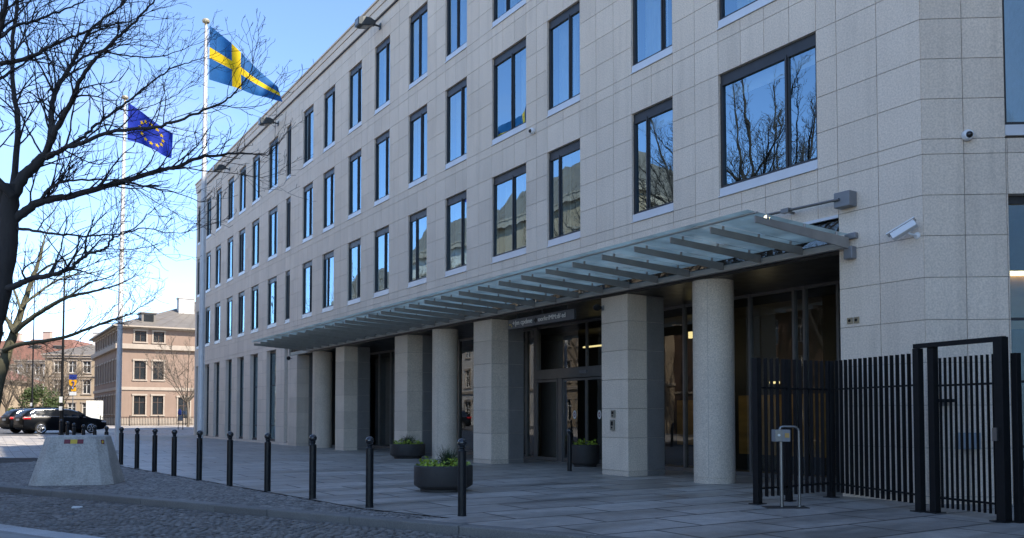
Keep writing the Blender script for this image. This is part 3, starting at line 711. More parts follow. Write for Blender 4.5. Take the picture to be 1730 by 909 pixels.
m = MB(); m.tube([(0, 0, 0), (0, 0.14, 0)], 0.02, 8); m.box(-.05, .05, 0, .015, -.07, .07); m.build('arm', M['grey_box'], t)
m = MB(); m.ball((0.0, 0.2, 0.0), 0.12, 14, 10, sz=0.75); m.build('housing', M['black'], t, smooth=True)
t = at_b('wall_camera', 'small black camera under the far end of the glass canopy', 'security camera', 36.3, 0.0, 4.72)
m = MB(); m.tube([(0, 0, 0), (0, 0.16, 0)], 0.02, 8); m.build('arm', M['grey_box'], t)
m = MB(); m.ball((0.0, 0.2, 0.0), 0.11, 12, 8); m.build('housing', M['black'], t, smooth=True)
def intercom(s, z, w, h, label):
    t = at_b('intercom_panel', label, 'intercom', s, 0.0, z)
    m = MB(); m.box(-w, w, 0.002, 0.05, -h, h); m.build('case', mat('nickel_case', (0.25, 0.24, 0.20), 0.45, 0.5, var=0.1), t, bevel=0.008)
    m = MB(); m.box(-w * .6, w * .5, 0.0505, 0.056, -h * .1, h * .7); m.tube([(0, 0.05, -h * .5), (0, 0.062, -h * .5)], w * .3, 12); m.build('keypad', M['black'], t)
intercom(8.97, 1.66, 0.075, 0.10, 'small square intercom on the pillar right of the doors, the upper of the two')
intercom(9.0, 1.36, 0.085, 0.14, 'taller intercom on the pillar right of the doors, the lower of the two')
for k in range(2):
    t = at_b('junction_plate', ['small brass plate on the wall above the fence, the left of the pair', 'small brass plate on the wall above the fence, the right of the pair'][k], 'wall plate', 1.575 - 0.15 * k, 0, 3.49)
    m = MB(); m.box(-.058, .058, 0.002, 0.03, -.06, .06); m.build('cover', mat('brass_plate', (0.30, 0.24, 0.15), 0.5, 0.3, var=0.2, vscale=9), t, bevel=0.006)
    m = MB(); m.tube([(0, 0.03, 0.0), (0, 0.035, 0.0)], 0.03, 10); m.build('socket', M['black'], t)
def on_facet(name, label, cat, q, z):
    p = C0 + e2 * q; return thing(name, label, cat, (p[0], p[1], z), ROT_F)
t = on_facet('wall_lamp', 'short dark lamp bar on the stone wall behind the gate', 'wall lamp', 0.30, 1.88)
m = MB(); m.box(-.16, .16, 0.05, .14, -.03, .03); m.build('lamp_bar', M['black'], t, bevel=0.008)
m = MB(); m.box(-.03, .03, 0.002, .05, -.1, .02); m.build('bracket', M['grey_box'], t)
t = on_facet('wall_box', 'pale blue-grey metal cabinet on the stone wall behind the gate', 'meter box', 0.70, 1.16)
m = MB(); m.box(-.18, .2, 0.002, .14, -.16, .14); m.build('cabinet', mat('bluegrey_cabinet', (0.22, 0.26, 0.30), 0.45, var=0.08), t, bevel=0.01)
m = MB(); m.box(-.15, .17, 0.141, .148, -.12, .11); m.build('door', mat('bluegrey_cabinet_door', (0.25, 0.29, 0.33), 0.45, var=0.08), t)

# entrance sign
t = at_b('entrance_sign', 'long slate-blue sign with pale lettering hanging above the entrance doors', 'sign', 12.5, 0.0, 4.40)
L2 = 1.78
m = MB(); m.box(-L2, L2, -0.04, 0.03, 0.0, 0.30); m.build('panel', M['sign_panel'], t, bevel=0.004)
m = MB()
for x in (-1.4, -0.1, 1.3): m.tube([(x, -0.01, 0.30), (x, -0.01, 0.50)], 0.012, 6)
m.build('hanger', M['frame'], t)
def text_mesh(txt, size, xspan=None):
    cu = bpy.data.curves.new('t', 'FONT'); cu.body = txt; cu.size = size; cu.extrude = 0.006; cu.align_x = 'LEFT'
    o = bpy.data.objects.new('t', cu); COL.objects.link(o); bpy.context.view_layer.update()
    dg = bpy.context.evaluated_depsgraph_get(); me = bpy.data.meshes.new_from_object(o.evaluated_get(dg)); bpy.data.objects.remove(o)
    return me
def text_on(parent, txt, size, x_start, width, z, name='lettering', m_=None, o=0.036):
    """text reading left to right as seen from the street (local x runs to the viewer's left)"""
    me = text_mesh(txt, size); xs = [v.co.x for v in me.vertices]; w0 = max(xs) - min(xs); k = width / w0; x0 = min(xs)
    for v in me.vertices:
        x, y, zz = v.co; v.co = (x_start - (x - x0) * k, o + zz, z + y)
    me.materials.append(m_ or M['letter']); ob = bpy.data.objects.new(name, me); COL.objects.link(ob); ob.parent = parent; return ob
text_on(t, '+(m cpd\u0131ne', 0.22, 1.52, 1.12, 0.10); text_on(t, 'oorkr/MM:d/-td', 0.20, 0.06, 1.42, 0.10)
text_on(t, '~,', 0.22, 1.72, 0.16, 0.08, m_=M['yellow'])
m = MB(); m.quad((0.28, .034, .15), (0.19, .034, .05), (0.10, .034, .15), (0.19, .034, .25)); m.box(0.285, .30, .031, .036, .02, .28); m.build('emblem', M['black'], t)

# ------------------------------------------------------------------ bollards
def bollard(loc, label, group, h=1.24, tall=False):
    t = thing('bollard', label, 'bollard', loc, random.Random(label).random() * 0.3, group)
    m = MB(); r = 0.068
    m.lathe([(r + .004, -0.05), (r + .004, 0.02), (r, 0.022), (r, h - 0.20), (r - .008, h - 0.19), (0.045, h - 0.185), (0.04, h - 0.165), (0.055, h - 0.15), (0.05, h - 0.13)], 20); m.build('post', M['bollard'], t, smooth=True)
    m = MB(); m.ball((0, 0, h - 0.068), 0.075, 20, 12); m.build('ball_top', M['ball'], t, smooth=True)
    return t
BP = [(-0.80, 13.80), (-2.49, 15.06), (-3.86, 16.68), (-5.21, 18.35), (-6.53, 19.92), (-7.83, 21.55), (-9.07, 23.1), (-10.3, 24.8), (-11.53, 26.45), (-12.88, 28.35)]
NTH = ['the nearest of the plaza row, in front of the round planter', 'second from the right in the plaza row', 'third from the right in the plaza row', 'fourth from the right in the plaza row',
       'fifth from the right in the plaza row', 'sixth from the right in the plaza row, before the tall flagpole', 'seventh from the right in the plaza row', 'eighth from the right in the plaza row', 'ninth from the right in the plaza row',
       'last on the left in the plaza row, beside the farther flagpole']
b0 = None
for (x, y), nn in zip(BP, NTH):
    lab = 'black ball-topped bollard, ' + nn
    if b0 is None: b0 = bollard((x, y, 0), lab, 'ball-topped bollards along the plaza edge')
    else:
        c = copy_tree(b0); c.location = (x, y, 0); c['label'] = lab
FAR = [(181, 30.5, 'right of the block, by the pole foot'), (161, 32.5, 'above the right end of the block'), (142, 34.5, 'above the strip on the block'),
       (126, 36.5, 'above the block, third from its left end'), (115, 38.2, 'above the block, second from its left end'), (104, 40.0, 'above the left end of the block')]
for u, Y, nn in FAR:
    x = (u - CX) / F_PX * Y; c = copy_tree(b0); c.location = (x, Y, hgt(x, Y)); c['label'] = 'far black ball-topped bollard ' + nn; c['group'] = 'far bollards behind the concrete block'
c = copy_tree(b0); c.location = (1.67, 25.0, 0); c['label'] = 'lone black bollard standing before the entrance doors'; del c['group']

# ------------------------------------------------------------------ concrete barrier
bp = on_ground(128, 819)
t = thing('concrete_barrier', 'tapered grey concrete block with a red and yellow strip on the kerbside setts', 'barrier', (-10.35, 20.55, 0.0), math.atan2(0.62, 1.06) * 0.35)
def octo(w, d, ch, z): return [(-w + ch, -d, z), (w - ch, -d, z), (w, -d + ch, z), (w, d - ch, z), (w - ch, d, z), (-w + ch, d, z), (-w, d - ch, z), (-w, -d + ch, z)]
m = MB(); rings = [octo(0.93, 0.72, 0.22, 0.0), octo(0.925, 0.715, 0.22, 0.03), octo(0.66, 0.42, 0.17, 1.10), octo(0.63, 0.39, 0.16, 1.14)]
for r_ in rings: m.v.extend(r_)
for k in range(3):
    for i in range(8): m.f.append((k * 8 + i, k * 8 + (i + 1) % 8, k * 8 + 8 + (i + 1) % 8, k * 8 + 8 + i)); m.m.append(0); m.t.append(.5)
m.f.append(tuple(range(24, 32))); m.m.append(0); m.t.append(.5)
m.build('block', M['concrete'], t, bevel=0.02)
fy = lambda z: -0.715 + (z - 0.03) / 1.07 * 0.295
m = MB()
for a, b, mi in ((-0.21, -0.075, 0), (-0.074, 0.074, 1), (0.075, 0.21, 0)):
    m.quad((a + .02, fy(0.955) - .006, 0.955), (b + .02, fy(0.955) - .006, 0.955), (b + .02, fy(1.055) - .006, 1.055), (a + .02, fy(1.055) - .006, 1.055), mi=mi)
m.build('reflective_strip', [M['red'], M['yellow']], t)
m = MB()
def fr_(u, z):
    # point on the right chamfer of the block
    k = (z - 0.03) / 1.07; ax, ay = 0.705 + (0.49 - 0.705) * k, -0.715 + 0.295 * k; bx, by = 0.925 + (0.66 - 0.925) * k, -0.495 + (-0.25 + 0.495) * k
    return (ax + (bx - ax) * u + .006, ay + (by - ay) * u - .006, z)
m.quad(fr_(.45, .94), fr_(.75, .94), fr_(.75, 1.04), fr_(.45, 1.04), mi=0); m.quad(*[tuple(np.array(fr_(.45 + .3 * u, .94 + .1 * z)) + np.array((.003, -.003, 0))) for u, z in ((.3, .1), (.9, .5), (.5, .9), (.15, .5))], mi=1)
m.build('small_sticker', [M['red'], M['yellow']], t)
m = MB()
for u, v, rr in ((128, 856, 0.10), (118, 867, 0.07)):
    p = on_ground(u, v)
litter = []
for (u, v, rr, lab) in ((129, 857.5, 0.10, 'flat white scrap of litter on the dark setts, the larger of two'), (119, 868.5, 0.07, 'flat grey scrap of litter on the dark setts, the smaller of two')):
    p = on_ground(u, v); r_ = ray(u, v); tt = (-0.105 - H) / r_[2]; x, y = r_[0] * tt, r_[1] * tt
    m = MB(); g2 = random.Random(int(u)); n = 11
    top = [(rr * g2.uniform(.8, 1.15) * math.cos(2 * math.pi * i / n), rr * .8 * g2.uniform(.8, 1.1) * math.sin(2 * math.pi * i / n), 0.012 + 0.02 * g2.random()) for i in range(n)]
    m.quad(*top); m.quad(*[(a, b, 0.0) for a, b, _ in reversed(top)])
    for i in range(n): j = (i + 1) % n; m.quad((top[i][0], top[i][1], 0), (top[j][0], top[j][1], 0), top[j], top[i])
    o = m.build('paper_scrap', M['white_sign'] if rr > .08 else M['grey_box']); o.location = (x, y, -0.112); tag(o, lab, 'litter')

# ------------------------------------------------------------------ planters
def planter(x, y, r, h, label):
    t = thing('planter', label, 'planter', (x, y, 0.004), 0.3, 'dark round planters')
    m = MB(); m.lathe([(r * .78, 0.0), (r * .78, 0.05), (r * .80, 0.055), (r * .985, 0.125), (r, 0.14), (r, h - .015), (r - .015, h), (r - .07, h), (r - .075, h - .015), (r - .075, h - .10)], 56); m.build('bowl', M['planter'], t, smooth=True)
    m = MB(); m.lathe([(r - .076, h - .14), (r - .076, h - .08), (r * .5, h - .06), (0.02, h - .05)], 24); m.build('soil', M['soil'], t, smooth=True)
def leafy(x, y, r, z, label, seed, n=420):
    rg_ = random.Random(seed); m = MB()
    for _ in range(n):
        a = rg_.random() * 6.283; q = r * math.sqrt(rg_.uniform(0.18, 1)); cx, cy = q * math.cos(a), q * math.sin(a)
        cz = 0.02 + rg_.random() ** 1.5 * 0.13 * (1.0 + 0.6 * math.sin(a * 5 + seed))
        l = rg_.uniform(.05, .105); w = l * .45; d = Vector((rg_.uniform(-1, 1), rg_.uniform(-1, 1), rg_.uniform(-.1, .9))).normalized(); s_ = d.cross(Vector((rg_.uniform(-.5, .5), rg_.uniform(-.5, .5), 1))).normalized() * w; c = Vector((cx, cy, cz))
        m.quad(c, c + d * l * .5 + s_, c + d * l, c + d * l * .5 - s_, t=rg_.random())
    o = m.build('bedding_plants', M['leaf_y']); o.location = (x, y, z); o['kind'] = 'stuff'; tag(o, label, 'plants')
def tuft(x, y, z, h, rr, label, seed, n=150, group='dark grass tufts in the planters'):
    rg_ = random.Random(seed); m = MB()
    for _ in range(n):
        a = rg_.random() * 6.283; q = rr * .45 * rg_.random(); p = Vector((q * math.cos(a), q * math.sin(a), 0)); hh = h * rg_.uniform(.45, 1) ; out = rr * rg_.uniform(.1, 1.1) * hh / h; w = rg_.uniform(.004, .010)
        b = a + rg_.uniform(-.6, .6); pts = [p + Vector((out * t_ ** 1.8 * math.cos(b), out * t_ ** 1.8 * math.sin(b), hh * (t_ - .12 * t_ ** 3))) for t_ in (0, .35, .7, 1)]
        sd = Vector((-math.sin(b), math.cos(b), 0)); tt = rg_.random()
        for i in range(3):
            w0, w1 = w * (1 - i / 3), w * (1 - (i + 1) / 3) + .0008
            m.quad(pts[i] - sd * w0, pts[i] + sd * w0, pts[i + 1] + sd * w1, pts[i + 1] - sd * w1, t=tt)
    for _ in range(n):
        a = rg_.random() * 6.283; c = Vector((rr * .7 * math.cos(a) * rg_.random(), rr * .7 * math.sin(a) * rg_.random(), h * .5 * rg_.random())); d = Vector((rg_.uniform(-1, 1), rg_.uniform(-1, 1), rg_.uniform(0, 1))).normalized(); s_ = d.orthogonal().normalized() * .012
        m.quad(c, c + d * .03 + s_, c + d * .07, c + d * .03 - s_, t=rg_.random())
    o = m.build('grass_tuft', M['leaf_d']); o.location = (x, y, z); tag(o, label, 'grass tuft', group)
planter(-1.47, 18.45, 0.63, 0.55, 'dark round planter with yellow-green plants on the open plaza, behind the nearest bollard')
leafy(-1.47, 18.45, 0.56, 0.48, 'low yellow-green bedding plants filling the planter on the open plaza', 1)
tuft(-1.38, 18.40, 0.47, 0.62, 0.30, 'tall dark grassy shrub in the planter on the open plaza', 2, 190)
planter(-3.95, 32.6, 0.66, 0.55, 'dark round planter against the pillars, left of the round column')
leafy(-3.95, 32.6, 0.58, 0.48, 'low yellow-green bedding plants in the planter against the pillars', 3)
tuft(-3.95, 32.55, 0.47, 0.55, 0.45, 'dark grassy shrub in the planter against the pillars', 4, 190)
q = Wd(12.55, -1.75, 0)
planter(q.x, q.y, 0.45, 0.70, 'dark planter by the sliding doors, half hidden behind the pillar')
leafy(q.x, q.y, 0.40, 0.62, 'green leafy plants in the planter by the sliding doors', 6, 260)

# ------------------------------------------------------------------ fence and gate on the right
def fence_run(parent, p, q, n, h0, h1, z0, post_p=None, post_q=None, bw=0.055, rails=(0.30, 2.12), zb=0.12):
    p = Vector(p); q = Vector(q); d = (q - p); L_ = d.length; d.normalize(); sd = Vector((-d.y, d.x))
    fn = lambda a, b, z: (p.x + d.x * a + sd.x * b, p.y + d.y * a + sd.y * b, z)
    m = MB()
    for i in range(n):
        a = L_ * (i + 0.5) / n; m.box(a - 0.007, a + 0.007, -bw / 2, bw / 2, zb, h0 + (h1 - h0) * i / n, f=fn)
    m.build('bars', M['black'], parent)
    for z in rails:
        m = MB(); m.box(0, L_, -0.012, 0.012, z, z + 0.035, f=fn); m.build('rail', M['black'], parent)
def post(parent, p, w, h, name='post', ang=0.0):
    m = MB(); c, s_ = math.cos(ang), math.sin(ang)
    fn = lambda x, y, z: (p[0] + x * c - y * s_, p[1] + x * s_ + y * c, z)
    m.box(-w, w, -w, w, 0.0, h, f=fn); m.box(-w * 2.1, w * 2.1, -w * 1.8, w * 1.8, 0.0, 0.015, f=fn); return m.build(name, M['black'], parent, bevel=0.004)
FA, FB, FC, FC2, FD = (4.46, 15.65), (6.28, 16.95), (6.83, 14.42), (6.98, 14.22), (7.44, 13.04)
fence = thing('bar_fence', 'black vertical-bar fence running from the glazed front to the gate', 'fence', (0, 0, 0.004))
fence_run(fence, FA, FB, 13, 2.66, 2.68, 0, bw=0.07, rails=(0.26, 2.10))
fence_run(fence, FB, FC, 17, 2.68, 2.66, 0, bw=0.07, rails=(0.26, 2.10))
post(fence, FA, 0.06, 2.66, ang=0.62); post(fence, (5.2, 16.18), 0.05, 2.66, ang=0.62); post(fence, FB, 0.06, 2.68, ang=0.62); post(fence, FC, 0.06, 2.73, ang=0.4)
gate = thing('gate', 'tall black barred gate in a square frame at the right edge', 'gate', (0, 0, 0.004))
post(gate, FC2, 0.06, 2.78, 'gate_post', ang=0.4); post(gate, FD, 0.075, 2.80, 'gate_post', ang=0.4)
dg_ = Vector(FD) - Vector(FC); dn = dg_.normalized(); sn_ = Vector((-dn.y, dn.x))
fg = lambda a, b, z: (FC[0] + dn.x * a + sn_.x * b, FC[1] + dn.y * a + sn_.y * b, z)
m = MB(); m.box(-0.06, dg_.length + 0.07, -.045, .045, 2.735, 2.81, f=fg); m.build('lintel', M['black'], gate, bevel=0.004)
fence_run(gate, (7.02, 14.14), (7.41, 13.12), 11, 2.55, 2.55, 0, bw=0.05, rails=(0.24, 2.08), zb=0.10)
m = MB(); m.box(dg_.length - .085, dg_.length - .01, -.115, -.077, 1.22, 1.42, f=fg); m.build('lock', M['steel'], gate)
fence2 = thing('bar_fence', 'black bar fence continuing right of the gate post to the picture edge', 'fence', (0, 0, 0.004))
fence_run(fence2, (7.56, 12.98), (10.2, 12.2), 17, 2.55, 2.55, 0, bw=0.07, rails=(0.26, 2.10)); post(fence2, (7.62, 12.96), 0.05, 2.55, ang=0.4); post(fence2, (10.2, 12.2), 0.06, 2.6, ang=0.4)

# card reader stand with its bent steel hoop
t = thing('card_reader_stand', 'steel card reader post with a bent tube hoop on a floor plate before the fence', 'card reader', (4.73, 15.05, 0.004), 0.0)
m = MB(); m.box(-.32, .42, -.16, .22, 0, .012); m.build('base_plate', mat('rusty_plate', (0.045, 0.040, 0.036), 0.6, 0.3, var=0.25, vscale=6), t, bevel=0.004)
m = MB(); m.tube([(-.02, 0, .01), (-.02, 0, 1.18)], .032, 14); m.build('post', M['steel'], t, smooth=True)
m = MB(); m.box(-.16, .11, -.11, .10, 1.15, 1.36); m.build('reader_box', M['grey_box'], t, bevel=0.008)
m = MB(); m.box(-.155, -.03, -.116, -.111, 1.16, 1.35); m.build('reader_face', M['steel'], t)
m = MB(); m.tube([(-.093, -.117, 1.265), (-.093, -.124, 1.265)], .022, 12); m.build('button', M['plate'], t)
m = MB(); m.box(0.01, 0.09, -.114, -.111, 1.22, 1.30); m.build('display', M['wood'], t)
pts = [(-.02, .06, 1.30), (-.02, .06, 1.36)] + [(0.03 - .05 * math.cos(a), .06, 1.36 + .05 * math.sin(a)) for a in np.linspace(0.2, 1.5, 5)] + [(.20, .06, 1.41)] + [(.22 + .09 * math.sin(a), .06, 1.32 + .09 * math.cos(a)) for a in np.linspace(0.1, 1.57, 7)] + [(.315, .06, .8), (.31, .06, .012)]
m = MB(); m.tube(pts, .022, 12); m.tube([(.31, .06, .01), (.31, .06, .03)], .05, 12); m.build('bent_tube', M['steel'], t, smooth=True)

# ------------------------------------------------------------------ flags and flagpoles
def flagpole(base, top, label):
    t = thing('flagpole', label, 'flagpole', base, 0, 'white flagpoles on the plaza')
    v = Vector(top) - Vector(base)
    m = MB(); m.tube([v * k for k in (0, 0.02, 0.35, 0.7, 0.985)], [0.115, 0.11, 0.10, 0.075, 0.055], 18); m.build('pole', M['white_paint'], t, smooth=True)
    m = MB(); c = v * 0.985; m.lathe([(0.05, 0), (0.06, 0.04), (0.04, 0.09), (0.13, 0.13), (0.15, 0.19), (0.12, 0.25), (0.04, 0.28)], 16, c); m.build('finial', mat('gold_finial', (0.55, 0.48, 0.34), 0.35, 0.5, var=0.1), t, smooth=True)
    m = MB(); m.tube([v * 0.06 + Vector((.14, -.02, 0)), v * .98 + Vector((.09, -.02, 0))], 0.009, 5); m.build('halyard', M['rope'], t)
p2 = Vector((-11.72, 32.3, 0.0)); p2t = at_depth(348, 33, 32.3)
p1 = on_ground(198, 761); p1t = at_depth(211, 163, p1.y)
flagpole(p2, p2t, 'tall white flagpole with the blue and yellow cross flag, nearer to the building')
flagpole(p1, p1t, 'white flagpole with the dark blue starred flag, the farther and shorter looking one')

def cloth(name, parent_label, cat, uvfn, posfn, nu, nv, mats, label, extra=None):
    m = MB(); idx = {}
    for j in range(nv + 1):
        for i in range(nu + 1): m.v.append(tuple(posfn(i / nu, j / nv)))
    for j in range(nv):
        for i in range(nu):
            a = j * (nu + 1) + i; m.f.append((a, a + 1, a + nu + 2, a + nu + 1)); m.m.append(uvfn((i + .5) / nu, (j + .5) / nv)); m.t.append(.5)
    if extra: extra(m)
    o = m.build(name, mats, smooth=True, angle=80); tag(o, label, cat); return o
def lerp_path(pts, u):
    x = u * (len(pts) - 1); i = min(int(x), len(pts) - 2); f = x - i
    p0 = np.array(pts[max(i - 1, 0)], float); p1 = np.array(pts[i], float); p2_ = np.array(pts[i + 1], float); p3 = np.array(pts[min(i + 2, len(pts) - 1)], float)
    return 0.5 * ((2 * p1) + (-p0 + p2_) * f + (2 * p0 - 5 * p1 + 4 * p2_ - p3) * f * f + (-p0 + 3 * p1 - 3 * p2_ + p3) * f ** 3)
# shapes: top and bottom edges of each flag in metres from its hoist top: (along, out of plane, up)
def flag_pos(origin, along, topE, botE, ripple, ph):
    al = Vector(along).normalized(); sd = Vector((-al.y, al.x, 0)).normalized()
    def f(u, v):
        a = lerp_path(topE, u); b = lerp_path(botE, u); p = a * (1 - v) + b * v
        fold = ripple * u ** 0.6 * (math.sin(7.0 * u + 2.6 * v + ph) + 0.5 * math.sin(13 * u - 5 * v + 1.7 * ph))
        q = Vector(origin) + al * p[0] + sd * (p[1] + fold) + Vector((0, 0, p[2] + 0.03 * u * math.sin(9 * u + 3 * v)))
        return q
    return f
so = at_depth(354.5, 43, 32.3)
px2 = 32.3 / F_PX
topE = [(0, 0, 0), (0.52, 0.05, -0.40), (1.08, -0.10, -0.92), (1.62, 0.12, -1.42), (2.10, 0.42, -1.80), (2.50, 0.30, -2.12)]
botE = [(0, 0, -2.10), (0.55, 0.12, -2.22), (1.10, -0.06, -2.42), (1.65, 0.10, -2.58), (2.20, -0.05, -2.70), (2.74, 0.10, -2.80)]
def swe(u, v): return 1 if (0.3125 < u < 0.4375 or 0.4 < v < 0.6) else 0
cloth('national_flag', None, 'flag', swe, flag_pos(so, (1, 0.12, 0), topE, botE, 0.07, 0.6), 64, 40, [M['flag_b'], M['flag_y']], 'blue flag with a yellow cross flying from the tall flagpole')
eo = at_depth(216.5, 173, p1.y)
topE2 = [(0, 0, 0), (0.5, 0.08, -0.33), (1.0, -0.08, -0.72), (1.5, 0.10, -1.05), (1.92, 0.0, -1.32)]
botE2 = [(0, 0, -1.70), (0.5, 0.10, -1.78), (1.0, -0.05, -2.02), (1.5, 0.08, -2.28), (1.88, 0.05, -2.42)]
fp = flag_pos(eo, (1, 0.15, 0), topE2, botE2, 0.06, 2.1)
def stars(m):
    for k in range(12):
        a = 2 * math.pi * k / 12; cu, cv = 0.5 + 0.235 * math.cos(a), 0.5 + 0.33 * math.sin(a)
        for sgn in (-1, 1):
            pp = []
            for j in range(10):
                r_ = (1.0 if j % 2 == 0 else 0.42); b = -math.pi / 2 + math.pi * j / 5
                u, v = cu + 0.052 * r_ * math.cos(b), cv + 0.078 * r_ * math.sin(b)
                p = fp(u, v); e = 1e-3; nn = (fp(u + e, v) - p).cross(fp(u, v + e) - p).normalized(); pp.append(p + nn * (0.012 * sgn))
            c = sum(pp, Vector()) / 10; base = len(m.v); m.v.extend([tuple(x) for x in pp]); m.v.append(tuple(c))
            for j in range(10): m.f.append((base + j, base + (j + 1) % 10, base + 10)); m.m.append(1); m.t.append(.5)
cloth('starred_flag', None, 'flag', lambda u, v: 0, fp, 44, 28, [M['flag_eu'], M['flag_y']], 'dark blue flag with a ring of yellow stars on the farther flagpole', stars)

# ------------------------------------------------------------------ lamp columns, street sign, far street furniture
def column(u, vtop, Y, label, r0, group):
    x = (u - CX) / F_PX * Y; z = hgt(x, Y); top = at_depth(u + 5, vtop, Y)
    t = thing('lamp_column', label, 'lamp post', (x, Y, z), 0, group); v = Vector((top.x - x, 0, top.z - z))
    m = MB(); m.tube([(0, 0, 0), v * .2, v * .201, v], [r0 * 1.35, r0 * 1.3, r0, r0 * .45], 12); m.build('column', M['black'], t, smooth=True)
    m = MB(); m.lathe([(r0 * 1.9, 0), (r0 * 1.9, .25), (r0 * 1.4, .3)], 12); m.build('base', M['black'], t, smooth=True)
    m = MB(); m.box(-r0 * 1.1, r0 * 1.1, -r0 * 1.5, -r0 * 1.3, 1.9, 2.2); m.box(-r0 * 1.1, r0 * 1.1, -r0 * 1.5, -r0 * 1.3, 1.5, 1.7); m.build('sticker', M['white_sign'], t)
column(104.5, 440, 44, 'tall slim black lamp column rising in front of the parked black estate car', 0.075, 'slim black lamp columns')
column(54, 470, 74, 'thin dark lamp column farther back behind the parked cars', 0.075, 'slim black lamp columns')
Y = 78; x = (123 - CX) / F_PX * Y; zg = hgt(x, Y); sc_ = Y / F_PX
t = thing('street_sign', 'yellow diversion sign with blue and white plates on a thin pole behind the black car', 'sign', (x, Y, zg))
zt = lambda v: at_depth(123, v, Y).z - zg
m = MB(); m.tube([(0, 0, 0), (0, 0, zt(630))], 0.035, 8); m.build('pole', M['steel'], t)
m = MB(); m.box(-.34, .34, -.07, -.04, zt(641), zt(633)); m.build('blue_plate', M['blue_sign'], t)
text_on(t, 'P 5-22', 0.2, -.26, .5, zt(639.5), 'plate_text', M['white_sign'], 0).matrix_local = Matrix.Identity(4)
for o_ in [c for c in kids(t) if c.name.startswith('plate_text')]:
    for v in o_.data.vertices: v.co = (-(v.co.x) - .52 + .0, -.078 - v.co.y * 0, v.co.z)
m = MB(); pl = [(0, zt(654)), (-.30, zt(650)), (-.36, zt(644)), (-.30, zt(641)), (0, zt(643)), (.30, zt(641)), (.36, zt(644)), (.28, zt(650))]
m.quad(*[(a, -.06, b) for a, b in pl]); m.quad(*[(a, -.03, b) for a, b in reversed(pl)]); m.build('yellow_face', M['yel_sign'], t)
m = MB(); m.tube([(-.08, -.075, zt(646)), (0, -.075, zt(644.5)), (.12, -.075, zt(646)), (.08, -.075, zt(650)), (-.04, -.075, zt(654)), (.06, -.075, zt(657))], 0.05, 6); m.build('arrow', M['blue_sign'], t)
m = MB(); m.box(-.14, .10, -.06, -.03, zt(661), zt(657)); m.box(.12, .30, -.06, -.03, zt(661), zt(654.5)); m.build('yellow_plate', M['yel_sign'], t)
m = MB(); m.box(-.30, .32, -.06, -.03, zt(668), zt(662)); m.build('white_plate', M['white_sign'], t)
text_on(t, 'P 5 2', 0.16, -.2, .4, zt(667), 'plate_text', M['black'], 0)
for v in kids(t)[-1].data.vertices if kids(t)[-1].name.startswith('plate_text') else []: v.co = (-v.co.x - .4, -.067, v.co.z)

